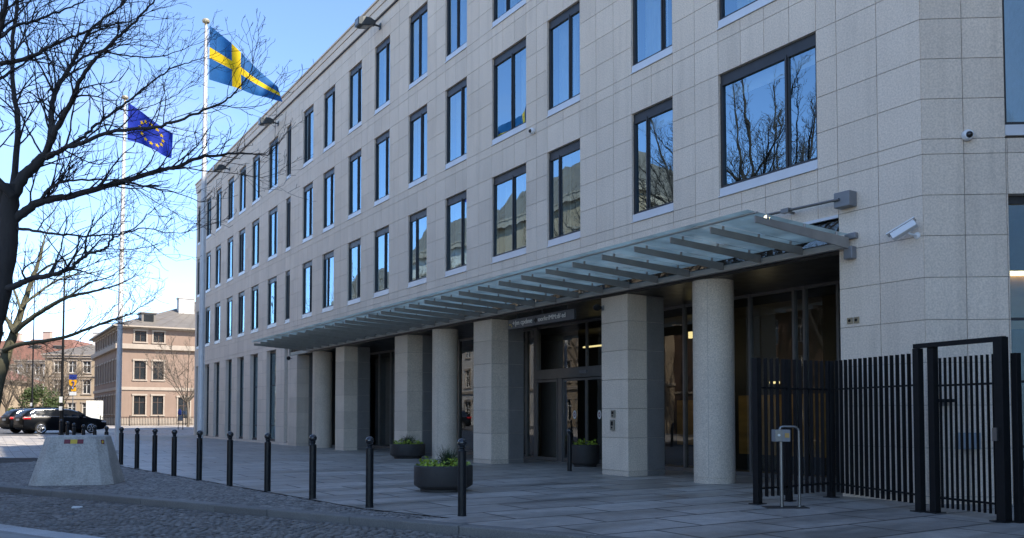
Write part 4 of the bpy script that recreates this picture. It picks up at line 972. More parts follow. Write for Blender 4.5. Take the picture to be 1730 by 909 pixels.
# ------------------------------------------------------------------ houses in the background
def house(name, label, x, y, z, dirx, W_, Dp, wallm, roofm, hw, roof_h, rows, roof_kind='hip', belts=(), surround=True, side_rows=None, over=0.45, chim=(), dormers=(), framem='wood_frame'):
    """front runs along local +x (its outward side is -y), the left flank runs along +y"""
    t = thing(name, label, 'building', (x, y, z), math.atan2(dirx[1], dirx[0]))
    fF = lambda s, o, zz: (s, -o, zz); fL = lambda s, o, zz: (-o, s, zz); fR = lambda s, o, zz: (W_ + o, s, zz)
    m = MB(); jobs = []
    for fn, L_, rr in ((fF, W_, rows), (fL, Dp, side_rows or [])):
        hl = [(a, b, z0, z1) for (z0, z1, xs) in rr for (a, b) in xs]
        S_ = sorted(set([0, L_] + [v for h in hl for v in h[:2]])); Z_ = sorted(set([-1.0, hw] + [v for h in hl for v in h[2:]]))
        for a, b in zip(S_[:-1], S_[1:]):
            for c, d in zip(Z_[:-1], Z_[1:]):
                if any(h[0] <= a and b <= h[1] and h[2] <= c and d <= h[3] for h in hl): continue
                m.quad(fn(a, 0, c), fn(b, 0, c), fn(b, 0, d), fn(a, 0, d))
        for (a, b, c, d) in hl:
            for q in (((a, 0, c), (a, -.2, c), (a, -.2, d), (a, 0, d)), ((b, 0, c), (b, -.2, c), (b, -.2, d), (b, 0, d)), ((a, 0, d), (a, -.2, d), (b, -.2, d), (b, 0, d)), ((a, 0, c), (a, -.2, c), (b, -.2, c), (b, 0, c))):
                m.quad(*[fn(*p) for p in q])
            jobs.append((fn, a, b, c, d))
    m.quad((W_, 0, -1), (W_, Dp, -1), (W_, Dp, hw), (W_, 0, hw)); m.quad((0, Dp, -1), (0, Dp, hw), (W_, Dp, hw), (W_, Dp, -1)); m.quad((0, 0, hw), (W_, 0, hw), (W_, Dp, hw), (0, Dp, hw))
    m.build('wall', wallm, t)
    for fn, a, b, c, d in jobs:
        f = MB()
        if surround:
            f.box(a - .14, a - .002, .002, .06, c, d + .001, mi=1, f=fn); f.box(b + .002, b + .14, .002, .06, c, d + .001, mi=1, f=fn); f.box(a - .2, b + .2, .002, .12, d + .003, d + .2, mi=1, f=fn); f.box(a - .2, b + .2, .002, .11, c - .15, c - .003, mi=1, f=fn)
        wf = .06; f.box(a, a + wf, -.16, -.08, c, d, f=fn); f.box(b - wf, b, -.16, -.08, c, d, f=fn); f.box((a + b) / 2 - .04, (a + b) / 2 + .04, -.16, -.085, c, d, f=fn); f.box(a + wf, b - wf, -.16, -.085, d - .07, d, f=fn); f.box(a + wf, b - wf, -.16, -.085, c, c + .07, f=fn)
        f.box(a + wf, b - wf, -.16, -.088, c + (d - c) * .64, c + (d - c) * .64 + .06, f=fn)
        wo = f.build('window', [M[framem], M['trim']], t)
        p = MB(); p.quad(fn(a, -.13, c), fn(b, -.13, c), fn(b, -.13, d), fn(a, -.13, d)); p.build('pane', M['hglass'], wo)
    for i, (z0, z1, pr) in enumerate(belts):
        m = MB(); m.box(-pr, W_ + pr, -pr, -.002, z0, z1); m.box(-pr, -.002, 0.0, Dp + pr, z0, z1); m.build('cornice', M['trim'], t, bevel=0.03)
    m = MB(); o = over
    e = [(-o, -o, hw), (W_ + o, -o, hw), (W_ + o, Dp + o, hw), (-o, Dp + o, hw)]; k = min(W_, Dp) * (.5 if roof_kind == 'hip' else .16)
    tp = [(k, k, hw + roof_h), (W_ - k, k, hw + roof_h), (W_ - k, Dp - k + .01, hw + roof_h), (k, Dp - k + .01, hw + roof_h)]
    e0 = [(a, b, c - .16) for a, b, c in e]
    m.quad(*reversed(e0))
    for i in range(4):
        j = (i + 1) % 4; m.quad(e0[i], e0[j], e[j], e[i], mi=1); m.quad(e[i], e[j], tp[j], tp[i])
        # standing seams of the sheet covering
        n = 16
        if roofm is M['roofm']:
            for q in range(1, n):
                a = Vector(e[i]).lerp(Vector(e[j]), q / n); b = Vector(tp[i]).lerp(Vector(tp[j]), q / n); m.tube([a + Vector((0, 0, .02)), b + Vector((0, 0, .02))], .035, 4)
    m.quad(*tp)
    rf = m.build('roof', [roofm, M['trim']], t)
    for (cx_, cy_, w, d_, z0, z1, mm) in chim:
        q = MB(); q.box(cx_ - w, cx_ + w, cy_ - d_, cy_ + d_, z0, z1); q.box(cx_ - w - .08, cx_ + w + .08, cy_ - d_ - .08, cy_ + d_ + .08, z1, z1 + .14); q.build('chimney', M[mm], rf)
    for (cx_, cy_, w, z0, z1) in dormers:
        q = MB(); q.box(cx_ - w, cx_ + w, cy_, cy_ + 2.4, z0, z1); q.box(cx_ - w - .15, cx_ + w + .15, cy_ - .15, cy_ + 2.6, z1, z1 + .12); q.box(cx_ - w * .7, cx_ + w * .7, cy_ - .02, cy_ + .01, z0 + .25, z1 - .15, mi=1); q.build('dormer', [M['roofm'], M['hglass']], rf)
    return t
mD = (0.84455871, 0.53546297)
zb = hgt(-43.6, 95)
wx = [(1.6, 2.8), (3.55, 4.7), (10.6, 11.8), (13.2, 14.4), (15.8, 17.0), (18.6, 19.8)]
sx_ = [(1.0 + 2.25 * i, 2.0 + 2.25 * i) for i in range(9)]
salmon = house('town_house', 'salmon-pink rendered house with grey hipped sheet roof in the sun beyond the plaza', -43.6, 95, zb, mD, 24, 21.5, M['salmon'], M['roofm'], 11.15, 4.4,
      [(1.2, 3.35, wx), (5.15, 7.25, wx), (9.4, 10.6, wx), (0.4, 3.2, [(6.3, 7.6)])], belts=((3.95, 4.3, .12), (8.55, 9.1, .42), (0.0, 0.8, .06), (10.85, 11.0, .3)),
      side_rows=[(1.3, 3.4, sx_), (5.1, 7.4, sx_), (9.45, 10.6, sx_)], over=0.7, chim=((8.2, 6.0, .9, .6, 12.4, 15.3, 'pale'), (10.5, 7.0, 1.1, .6, 12.4, 15.0, 'roofm')), dormers=((3.2, 1.0, .75, 11.5, 12.75),))
house('town_house', 'cream town house with tall windows and dark roof left of the salmon-pink house', -66.5, 122, hgt(-66, 122), (0.97, 0.24), 16, 14, M['cream'], M['roofm'], 9.8, 2.6,
      [(1.0, 2.9, [(1.2 + 1.9 * i, 2.2 + 1.9 * i) for i in range(7)]), (4.2, 6.2, [(1.2 + 1.9 * i, 2.2 + 1.9 * i) for i in range(7)]), (7.2, 8.9, [(1.2 + 1.9 * i, 2.2 + 1.9 * i) for i in range(7)])], belts=((3.4, 3.7, .1), (6.6, 6.85, .1), (9.3, 9.7, .3)), surround=True, chim=((6, 5, .8, .5, 11, 13.4, 'pale'),), framem='white_frame')
house('town_house', 'pale grey town house with red tiled mansard roof behind the bare trees', -82, 142, hgt(-80, 142), (0.99, 0.08), 9.5, 12, M['pale'], M['rooft'], 10.0, 3.6,
      [(z_, z_ + 1.8, [(1.0 + 1.9 * i, 2.1 + 1.9 * i) for i in range(4)]) for z_ in (1.2, 4.4, 7.6)], roof_kind='mansard', belts=((3.6, 3.9, .12), (9.4, 9.9, .3)), chim=((3, 4, .6, .5, 12.8, 15, 'pink'),), dormers=((2.6, .6, .8, 10.3, 12.4), (6.4, .6, .8, 10.3, 12.4)), framem='white_frame')
house('town_house', 'dusty pink town house with red tiled roof at the far left', -97, 148, hgt(-90, 148), (0.995, 0.05), 13, 12, M['pink'], M['rooft'], 9.6, 4.2,
      [(z_, z_ + 1.8, [(0.9 + 2.0 * i, 2.1 + 2.0 * i) for i in range(6)]) for z_ in (1.2, 4.3, 7.3)], roof_kind='mansard', belts=((3.5, 3.8, .12), (9.0, 9.5, .3)), chim=((9, 4, .7, .5, 12.8, 15.2, 'pink'),), dormers=((3.2, .6, .8, 10.0, 12.2), (8.8, .6, .8, 10.0, 12.2)), framem='white_frame')
house('town_house', 'low sunlit cream house at the left picture edge behind the parked cars', -72, 108, hgt(-70, 108), (0.99, 0.1), 8.0, 10, M['cream'], M['rooft'], 5.6, 2.0,
      [(1.0, 3.0, [(1 + 2.2 * i, 2.1 + 2.2 * i) for i in range(3)])], belts=((5.0, 5.4, .25),), framem='white_frame')
# sunlit street front opposite the office: out of the frame, seen only mirrored in its windows
def opp(s, o): q = C0 + D2 * s + N2 * o; return q[0], q[1]
for k, (s0, wid, hh, wm, rm, lab) in enumerate(((150, 36, 13.5, 'brick', 'roofm', 'long dark-brick apartment house mirrored in the ground floor windows'), (106, 20, 18.0, 'cream', 'roofm', 'tall cream apartment house mirrored in the lower office windows, farthest one'), (85, 19, 20.5, 'pale', 'rooft', 'tall pale apartment house mirrored in the lower office windows, middle one'), (65, 19, 21.0, 'cream', 'rooft', 'tall cream apartment house with dark roof mirrored in the lower office windows, nearest one'))):
    x, y = opp(s0 - wid, 30); cols_ = [(1.2 + 2.5 * i, 2.5 + 2.5 * i) for i in range(int((wid - 1.5) / 2.5))]
    dv = -D2
    house('apartment_house', lab, x, y, 0.0, (D2[0], D2[1]), wid, 12, M[wm], M['roofm'], hh, 3.5, [(z_, z_ + 2.1, cols_) for z_ in (1.2, 5.0, 8.6, 12.2, 15.8) if z_ + 2.6 < hh], roof_kind='mansard', belts=((4.2, 4.5, .15), (hh - .7, hh - .1, .4)), surround=True, framem='white_frame')

x, y = opp(2, 31)
house('brick_house', 'long low dark-brick house opposite, mirrored in the entrance glass', x, y, 0.0, (D2[0], D2[1]), 44, 10, M['brick'], M['roofm'], 9.5, 2.0, [(z_, z_ + 1.9, [(1.4 + 2.6 * i, 2.7 + 2.6 * i) for i in range(16)]) for z_ in (1.0, 4.2, 7.0)], belts=((3.5, 3.7, .1),), surround=False, framem='white_frame')

# railing, banner and stand before the salmon house
t = thing('iron_railing', 'low black iron railing in the sun before the salmon-pink house', 'railing', (-43.9, 91.6, hgt(-43.9, 91.6)), math.atan2(mD[1], mD[0]))
m = MB()
for i in range(110): m.box(.0 + i * .16, .05 + i * .16, -.02, .02, .06, .92)
m.build('bars', M['black'], t)
for z in (.14, .92):
    m = MB(); m.box(-.1, 17.7, -.025, .025, z, z + .05); m.build('rail', M['black'], t)
for i in range(7):
    m = MB(); m.box(-.05 + i * 2.9, .05 + i * 2.9, -.05, .05, 0, 1.12); m.build('post', M['black'], t)
t = thing('site_panel', 'tall white panel with faint print standing beside the flank of the salmon-pink house', 'panel', (-45.9, 94.4, hgt(-45.9, 94.4)), math.atan2(mD[1], mD[0]))
m = MB(); m.box(-.85, .85, -.05, .05, 0.55, 2.75); m.build('board', M['white_panel'], t, bevel=0.01)
m = MB()
for i in range(7): m.box(.25, .25 + .12 + .05 * (i % 3), -.056, -.051, 2.45 - i * .25, 2.52 - i * .25)
m.build('print', M['grey_box'], t)
for x_ in (-.8, .72):
    m = MB(); m.box(x_, x_ + .08, -.04, .04, 0, .56); m.build('leg', M['black'], t)
Y = 77; x = (304 - CX) / F_PX * Y
t = thing('street_stand', 'slim dark stand with a blue head near the far end of the office building', 'street stand', (x, Y, hgt(x, Y)), 0)
m = MB(); m.tube([(-.12, 0, 0), (-.1, 0, 1.45)], .03, 8); m.tube([(.3, 0, 0), (.27, 0, 1.6)], .035, 8); m.tube([(-.12, 0, .8), (.29, 0, .8)], .02, 6); m.build('leg', M['black'], t)
m = MB(); m.lathe([(.10, 1.3), (.17, 1.38), (.17, 1.62), (.09, 1.78), (.03, 1.86)], 14); m.build('head', M['blue_sign'], t, smooth=True)
m = MB(); m.box(.26, .62, -.03, .03, 1.35, 1.68); m.build('board', M['grey_box'], t, bevel=0.01)
m = MB(); m.box(-.1, .28, -.05, .05, .82, 1.2); m.build('rack', M['grey_box'], t, bevel=0.01)

# ------------------------------------------------------------------ parked cars
def car(loc, rz, label):
    t = thing('parked_car', label, 'car', loc, rz, 'black estate cars parked by the road')
    # stations along x (front +): x, half width, z under, z sill bulge, z belt, roof half width, roof z
    st = [(-2.38, .70, .42, .62, .92, .60, .95), (-2.30, .84, .30, .60, 1.00, .66, 1.04), (-2.10, .90, .24, .58, 1.02, .66, 1.30), (-1.80, .92, .22, .58, 1.02, .64, 1.44), (-1.2, .93, .20, .58, 1.01, .64, 1.49), (-.4, .93, .2, .57, .99, .65, 1.50),
          (.30, .93, .2, .57, .97, .64, 1.46), (.75, .93, .2, .56, .96, .62, 1.34), (1.25, .92, .2, .56, .95, .66, 1.05), (1.45, .92, .21, .55, .93, .70, .96), (1.9, .90, .22, .54, .86, .68, .89), (2.2, .84, .26, .52, .78, .62, .81), (2.42, .66, .36, .5, .66, .5, .68)]
    m = MB(); rings = []
    for x, w, z0, z1, zb_, rw, zr in st:
        half = [(w * .86, z0), (w * .98, z0 + .10), (w, z1), (w * .97, zb_ - .10), (w * .93, zb_), (rw + (w * .93 - rw) * .45, zb_ + (zr - zb_) * .55), (rw + .03, zr - .04 * (zr - zb_ > .2)), (rw * .75, zr + .015), (0, zr + .03)]
        ring = [(x, -a, b) for a, b in half] + [(x, a, b) for a, b in reversed(half[:-1])]
        rings.append([len(m.v) + k for k in range(len(ring))]); m.v.extend(ring)
    n = len(rings[0])
    for r0, r1 in zip(rings[:-1], rings[1:]):
        for k in range(n): m.f.append((r0[k], r1[k], r1[(k + 1) % n], r0[(k + 1) % n])); m.m.append(0); m.t.append(.5)
    m.f.append(tuple(rings[0])); m.m.append(0); m.t.append(.5); m.f.append(tuple(reversed(rings[-1]))); m.m.append(0); m.t.append(.5)
    m.build('body', M['car'], t, smooth=True, angle=40)
    for sgn in (-1, 1):
        g = MB(); Wn = [(-1.95, 1.06, 1.22), (-1.70, 1.055, 1.37), (-1.2, 1.05, 1.42), (-.4, 1.03, 1.43), (.30, 1.01, 1.39), (.72, 1.0, 1.27), (1.1, .99, 1.06)]
        def yy(x, z):
            for (a, b) in zip(st[:-1], st[1:]):
                if a[0] <= x <= b[0]:
                    k = (x - a[0]) / (b[0] - a[0]); w = a[1] + (b[1] - a[1]) * k; zb2 = a[4] + (b[4] - a[4]) * k; rw = a[5] + (b[5] - a[5]) * k; zr = a[6] + (b[6] - a[6]) * k
                    q = min(1, max(0, (z - zb2) / max(.05, zr - zb2)))
                    return (w * .93 + (rw + .03 - w * .93) * q ** 1.05) + .012
            return .9
        for (a, b) in zip(Wn[:-1], Wn[1:]):
            n_ = 3
            for i in range(n_):
                z00 = a[1] + (a[2] - a[1]) * i / n_; z01 = a[1] + (a[2] - a[1]) * (i + 1) / n_; z10 = b[1] + (b[2] - b[1]) * i / n_; z11 = b[1] + (b[2] - b[1]) * (i + 1) / n_
                g.quad((a[0], sgn * yy(a[0], z00), z00), (b[0], sgn * yy(b[0], z10), z10), (b[0], sgn * yy(b[0], z11), z11), (a[0], sgn * yy(a[0], z01), z01))
        g.build('side_windows', M['carglass'], t)
        g = MB(); g.tube([(a[0], sgn * (yy(a[0], a[1]) + .005), a[1] - .012) for a in Wn], .012, 5); g.tube([(a[0], sgn * (yy(a[0], a[2]) + .003), a[2] + .008) for a in Wn], .009, 5); g.tube([(-1.95, sgn * (yy(-1.95, 1.06) + .005), 1.05), (-1.95, sgn * (yy(-1.95, 1.22) + .003), 1.23)], .01, 5); g.build('chrome_strip', M['chrome'], t)
        g = MB(); g.tube([(-1.75, sgn * .58, 1.53), (-1.6, sgn * .58, 1.56), (.1, sgn * .58, 1.56), (.3, sgn * .58, 1.50)], .018, 6); g.build('roof_rail', M['chrome'] if False else M['black'], t)
        g = MB(); g.box(.78, .98, sgn * .95 - .10, sgn * .95 + .10, 1.0, 1.14); g.build('mirror', M['car'], t, bevel=.03)
        g = MB(); g.box(-2.36, -1.95, sgn * .80 - .10, sgn * .80 + .105, .86, 1.0); g.build('tail_lamp', M['red_lamp'], t, bevel=.03)
        g = MB(); g.box(2.02, 2.32, sgn * .74 - .11, sgn * .74 + .09, .66, .76); g.build('headlight', M['clear_lamp'], t, bevel=.03)
        for wx_ in (-1.42, 1.40):
            g = MB(); yc = sgn * .86
            def disc(r, y0, y1, n=24, mi=0, inner=0):
                b_ = len(g.v)
                for y_ in (y0, y1):
                    for i in range(n): g.v.append((wx_ + r * math.cos(6.2832 * i / n), y_, .33 + r * math.sin(6.2832 * i / n)))
                for i in range(n): j = (i + 1) % n; g.f.append((b_ + i, b_ + j, b_ + n + j, b_ + n + i)); g.m.append(mi); g.t.append(.5)
                g.f.append(tuple(b_ + i for i in range(n))); g.m.append(mi); g.t.append(.5); g.f.append(tuple(b_ + n + i for i in range(n))); g.m.append(mi); g.t.append(.5)
            disc(.33, yc - .10, yc + sgn * .095); wh = g.build('wheel', M['tyre'], t)
            g = MB()
            g.tube([(wx_ + .225 * math.cos(a), yc + sgn * .10, .33 + .225 * math.sin(a)) for a in np.linspace(0, 6.2832, 25)], .018, 5)
            for i in range(5):
                a = 6.2832 * i / 5 + .3
                for da in (-.16, .16): g.tube([(wx_ + .04 * math.cos(a), yc + sgn * .105, .33 + .04 * math.sin(a)), (wx_ + .22 * math.cos(a + da), yc + sgn * .10, .33 + .22 * math.sin(a + da))], .02, 5)
            g.build('rim', M['rim'], wh)
            g = MB(); g.tube([(wx_ + .37 * math.cos(a), sgn * .925, .33 + .37 * math.sin(a)) for a in np.linspace(-.3, 3.44, 16)], .02, 5); g.build('wheel_arch', M['black'], t)
    g = MB(); g.quad((-2.315, -.60, 1.07), (-2.315, .60, 1.07), (-2.02, .56, 1.385), (-2.02, -.56, 1.385)); g.build('rear_window', M['carglass'], t)
    g = MB(); g.quad((1.22, -.62, 1.09), (1.22, .62, 1.09), (.80, .56, 1.36), (.80, -.56, 1.36)); g.build('windscreen', M['carglass'], t)
    g = MB(); g.box(-2.41, -2.385, -.26, .26, .78, .90); g.build('number_plate', M['plate'], t)
    g = MB(); g.box(-2.40, -2.2, -.75, .75, .36, .56); g.build('bumper', M['black'], t, bevel=.05)
    return t
cp = on_ground(103, 735)
Yc = 52.0; xc = (104 - CX) / F_PX * Yc
car((xc, Yc, hgt(xc, Yc)), R(47), 'black estate car with silver wheels parked side-on, the nearer of the two')
xc2 = xc - 1.95
c2 = car((xc2, Yc + 1.9, hgt(xc2, Yc + 1.9)), R(49), 'black estate car mostly hidden behind the nearer car, at the left')

# ------------------------------------------------------------------ trees
class Tree:
    def __init__(self, seed, minr=.0028): self.minr = minr; self.rg = random.Random(seed); self.big = []; self.small = []
    def rec(self, pts, rad, cut=0.035):
        (self.big if rad[0] > cut else self.small).append((pts, rad))
    def smooth(self, pts, n=5):
        P = [np.array(p, float) for p in pts]; out = []
        for i in range(len(P) - 1):
            p0 = P[max(i - 1, 0)]; p1 = P[i]; p2_ = P[i + 1]; p3 = P[min(i + 2, len(P) - 1)]
            for k in range(n):
                f = k / n; out.append(0.5 * ((2 * p1) + (-p0 + p2_) * f + (2 * p0 - 5 * p1 + 4 * p2_ - p3) * f * f + (-p0 + 3 * p1 - 3 * p2_ + p3) * f ** 3))
        out.append(P[-1]); return [Vector(p) for p in out]
    def limb(self, pts, r0, r1, level=0, dens=1.0, lmax=1.6, n=5, start=0.08):
        sp = self.smooth(pts, n); k = len(sp); L = sum((b - a).length for a, b in zip(sp[:-1], sp[1:]))
        rad = [r0 + (r1 - r0) * (i / (k - 1)) ** 0.8 for i in range(k)]
        sp = [p + Vector((self.rg.gauss(0, 1), self.rg.gauss(0, 1), self.rg.gauss(0, 1))) * min(0.007, r0 * .25) for p in sp]
        self.rec(sp, rad)
        cnt = int(L * 3.4 * dens); 
        for _ in range(cnt):
            t = start + (1 - start) * self.rg.random() ** 0.85; x = t * (k - 1); i = min(int(x), k - 2); p = sp[i].lerp(sp[i + 1], x - i); d = (sp[i + 1] - sp[i]).normalized()
            self.twig(p, d, self.rg.uniform(.45, 1) * lmax * (1.05 - .55 * t), min(rad[i] * .45, .016), 1)
        # the tip runs out in a spray
        for _ in range(3 if r1 < .02 else 0): self.twig(sp[-1], (sp[-1] - sp[-2]).normalized(), lmax * self.rg.uniform(.4, .7), r1 * .9, 1, spread=.25)
    def twig(self, p, d, length, r, level, spread=None, maxl=3):
        rg = self.rg
        ax = d.orthogonal().normalized(); ax.rotate(Matrix.Rotation(rg.uniform(0, 6.283), 3, d)) if False else None
        a = rg.uniform(0, 6.283); u = d.orthogonal().normalized(); w = d.cross(u)
        sp = spread if spread is not None else rg.uniform(.45, 1.0)
        dr_ = (d + (u * math.cos(a) + w * math.sin(a)) * math.tan(min(sp, 1.2))).normalized()
        dr_ = (dr_ + Vector((0, 0, .22))).normalized()
        n = max(3, int(length / .13)); st = length / n; pts = [p.copy()]; q = p.copy(); dd = dr_
        for i in range(n):
            dd = (dd + Vector((rg.gauss(0, .17), rg.gauss(0, .17), rg.gauss(.035, .15)))).normalized(); q = q + dd * st; pts.append(q.copy())
            if level < maxl and i > 0 and rg.random() < (.8 if level == 1 else .55):
                self.twig(q, dd, length * rg.uniform(.22, .5) * (1.1 - .5 * i / n), r * .62, level + 1)
        self.rec(pts, [max(r * (1 - .7 * i / n), self.minr) for i in range(n + 1)])
    def whole(self, base, h, r, up=0.45, forks=5, dens=.6, lmax=1.5, spreadk=.55):
        """a complete free-grown crown on a trunk"""
        rg = self.rg; base = Vector(base); th = h * up
        tp = [base, base + Vector((rg.gauss(0, .1), rg.gauss(0, .1), th * .5)), base + Vector((rg.gauss(0, .15), rg.gauss(0, .15), th))]
        self.limb(tp, r, r * .7, dens=0.0)
        for i in range(forks):
            a = 6.283 * (i + rg.random() * .6) / forks; out = h * (1 - up) * rg.uniform(.3, 1) * spreadk; hh = (h - th) * rg.uniform(.7, 1.05)
            o = tp[-1] - Vector((0, 0, rg.uniform(0, th * .25)))
            pts = [o, o + Vector((math.cos(a) * out * .35, math.sin(a) * out * .35, hh * .3)), o + Vector((math.cos(a) * out * .75, math.sin(a) * out * .75, hh * .65)), o + Vector((math.cos(a) * out, math.sin(a) * out, hh))]
            self.limb(pts, r * .5, r * .08, dens=dens, lmax=lmax)
            for j in range(3):
                k = rg.uniform(.25, .75); q = Vector(pts[1]).lerp(Vector(pts[2]), k); b = a + rg.uniform(-1.3, 1.3); ln = h * .28 * rg.uniform(.6, 1.1)
                self.limb([q, q + Vector((math.cos(b) * ln * .5, math.sin(b) * ln * .5, ln * .3)), q + Vector((math.cos(b) * ln, math.sin(b) * ln, ln * .75))], r * .24, r * .05, dens=dens, lmax=lmax * .8)
    def build(self, name, label, group, loc, mt, mtw):
        loc = Vector(loc); t = thing(name, label, 'tree', loc, 0, group)
        for nm, lst, mm in (('trunk', self.big, mt), ('crown', self.small, mtw)):
            m = MB()
            for pts, rad in lst:
                n = 12 if rad[0] > .09 else 7 if rad[0] > .035 else 4 if rad[0] > .012 else 3
                m.tube([p - loc for p in pts], rad, n, caps=False)
            if m.f: m.build(nm, mm, t, smooth=True, angle=60)
        return t

TY = 12.6
def lp(pts, y0, y1):
    n = len(pts); return [at_depth(u, v, y0 + (y1 - y0) * i / (n - 1)) for i, (u, v) in enumerate(pts)]
T = Tree(21)
ppm = TY / F_PX
T.limb(lp([(-46, 842), (-40, 760), (-30, 640), (-12, 545), (4, 480), (13, 410), (17, 345), (19, 312)], TY, TY), .19, .115, dens=0.0)
LIMBS = [
 ([(10, 350), (-8, 300), (-45, 230), (-90, 120), (-120, 0), (-140, -140)], 12.6, 12.0, .10, .02),
 ([(22, 330), (40, 298), (62, 275), (76, 262)], 12.6, 12.7, .105, .075),
 ([(76, 264), (86, 228), (87, 196), (92, 160), (106, 132), (120, 110), (134, 84), (152, 51), (176, 30), (204, 9), (236, -22), (262, -60)], 12.7, 13.9, .062, .010),
 ([(92, 160), (80, 135), (68, 112), (52, 88), (38, 60), (30, 30), (18, -10)], 13.0, 12.2, .022, .007),
 ([(94, 152), (92, 120), (86, 88), (72, 55), (54, 40), (42, 20)], 13.0, 13.5, .016, .005),
 ([(76, 264), (92, 225), (110, 194), (123, 167), (136, 136), (158, 103), (180, 81), (209, 53), (242, 22), (268, -8), (290, -40)], 12.7, 11.6, .058, .009),
 ([(120, 112), (142, 96), (172, 88), (214, 94), (252, 97), (290, 90), (322, 78)], 13.2, 13.8, .026, .006),
 ([(76, 270), (109, 250), (142, 231), (162, 211), (198, 185), (224, 165), (264, 132), (292, 115), (318, 106), (343, 98)], 12.6, 13.6, .036, .007),
 ([(80, 264), (110, 250), (139, 241), (185, 222), (244, 217), (290, 207), (343, 186), (380, 171), (403, 149), (420, 128), (428, 108)], 12.6, 11.7, .045, .006),
 ([(139, 241), (170, 214), (195, 213), (225, 218)], 12.4, 12.9, .014, .006),
 ([(343, 186), (372, 178), (400, 182), (440, 178), (458, 172)], 11.9, 12.1, .012, .005),
 ([(22, 372), (44, 356), (66, 342), (90, 336), (112, 332), (165, 319), (211, 306), (264, 289), (300, 281), (337, 266), (380, 261), (414, 259), (440, 262), (456, 262)], 12.6, 13.3, .085, .008),
 ([(66, 342), (80, 322), (96, 310), (116, 306), (158, 304), (205, 305), (250, 316), (300, 326), (340, 342)], 12.7, 12.1, .034, .006),
 ([(300, 281), (340, 288), (380, 292), (415, 296), (440, 300)], 13.0, 13.4, .014, .005),
 ([(211, 306), (240, 326), (270, 345), (300, 362)], 12.9, 12.4, .012, .004),
 ([(26, 385), (50, 388), (82, 394), (120, 397), (148, 398), (198, 396), (244, 385), (280, 393), (316, 394)], 12.6, 12.0, .034, .006),
 ([(10, 488), (32, 480), (50, 472), (70, 468), (89, 464), (108, 458), (124, 450), (136, 438), (146, 430), (162, 425), (178, 420), (186, 408), (205, 395), (230, 384), (250, 360)], 12.55, 11.9, .058, .007),
 ([(145, 431), (144, 412), (148, 398), (156, 384), (166, 372)], 12.2, 12.4, .020, .008),
 ([(178, 420), (205, 421), (235, 420), (262, 414)], 12.0, 11.7, .012, .004),
 ([(178, 420), (182, 434), (190, 444), (198, 452)], 12.0, 12.2, .008, .003),
 ([(0, 108), (33, 101), (62, 92), (84, 79), (123, 62), (152, 51), (186, 42), (224, 34), (256, 18)], 11.6, 12.4, .040, .006),
 ([(-80, 160), (-40, 150), (0, 132), (22, 119), (42, 106), (62, 92)], 11.3, 11.9, .034, .014),
 ([(-80, 140), (-40, 84), (0, 62), (29, 42), (55, 36), (88, 24), (114, 13), (142, 1), (170, -20)], 11.2, 12.2, .034, .008),
 ([(55, 36), (90, 41), (130, 40), (165, 44)], 11.7, 12.4, .012, .004),
 ([(-12, 120), (-4, 70), (4, 36), (9, 0), (12, -60), (20, -160)], 11.0, 10.6, .05, .02),
 ([(71, 261), (56, 236), (43, 211), (34, 190), (26, 172), (10, 148), (-10, 125)], 12.7, 12.9, .018, .006),
 ([(26, 172), (40, 160), (62, 150), (80, 146)], 12.6, 12.2, .010, .004),
 ([(264, 289), (285, 262), (300, 240), (330, 225)], 12.9, 13.5, .014, .004),
 ([(198, 185), (230, 186), (262, 176), (300, 160)], 13.0, 12.4, .014, .004),
 ([(20, 330), (30, 210), (20, 110), (30, -20), (40, -160), (60, -260)], 12.9, 14.5, .06, .012),
 ([(204, 9), (240, -60), (270, -140), (300, -190)], 13.6, 14.5, .02, .006),
 ([(20, 330), (-60, 250), (-160, 160), (-260, 60), (-330, -60)], 12.4, 11.0, .07, .012),
 ([(-60, 250), (-80, 100), (-60, -60), (-40, -200)], 12.4, 13.8, .05, .01),
]
for pts, y0, y1, r0, r1 in LIMBS:
    T.limb(lp(pts, y0, y1), r0 * .88, r1 * .8, dens=2.7 if r0 < .09 else .9, lmax=1.2)
T.build('bare_tree', 'large dark leafless tree spreading its branches over the left side of the picture', None, (lp([(-46, 842), (0, 0)], TY, TY)[0]).to_tuple()[:2] + (-0.01,), M['bark'], M['twig'])

T = Tree(5, .005)
def l3(p, y0, y1): return lp(p, y0, y1)
T.limb(l3([(-22, 780), (-12, 690), (4, 620), (18, 578), (26, 555), (36, 525), (52, 480), (66, 440), (74, 410)], 29, 29.5), .26, .03, dens=.5, lmax=2.0)
for pts, y1, r0 in (([(24, 560), (60, 533), (108, 505), (150, 494), (190, 484), (222, 470)], 28, .10), ([(8, 592), (34, 582), (100, 572), (150, 555), (190, 540), (218, 532), (236, 520)], 27.5, .09), ([(24, 560), (8, 535), (-14, 500), (-50, 450)], 30, .10),
                    ([(40, 515), (74, 488), (110, 468), (150, 462), (182, 455)], 30.5, .05), ([(56, 470), (80, 450), (120, 436), (150, 425)], 28.6, .045), ([(36, 525), (20, 480), (10, 440), (8, 405)], 30, .05), ([(110, 505), (150, 478), (180, 470), (205, 455)], 28.8, .04), ([(66, 440), (76, 400), (92, 372)], 29.5, .04)):
    T.limb(l3(pts, 29, y1), r0, .012, dens=1.1, lmax=2.0)
T.build('bare_tree', 'leaning mossy-barked leafless tree at the left edge, in the sun behind the big dark tree', None, at_depth(-22, 780, 29).to_tuple()[:2] + (-0.01,), M['bark_g'], M['bark_g'])

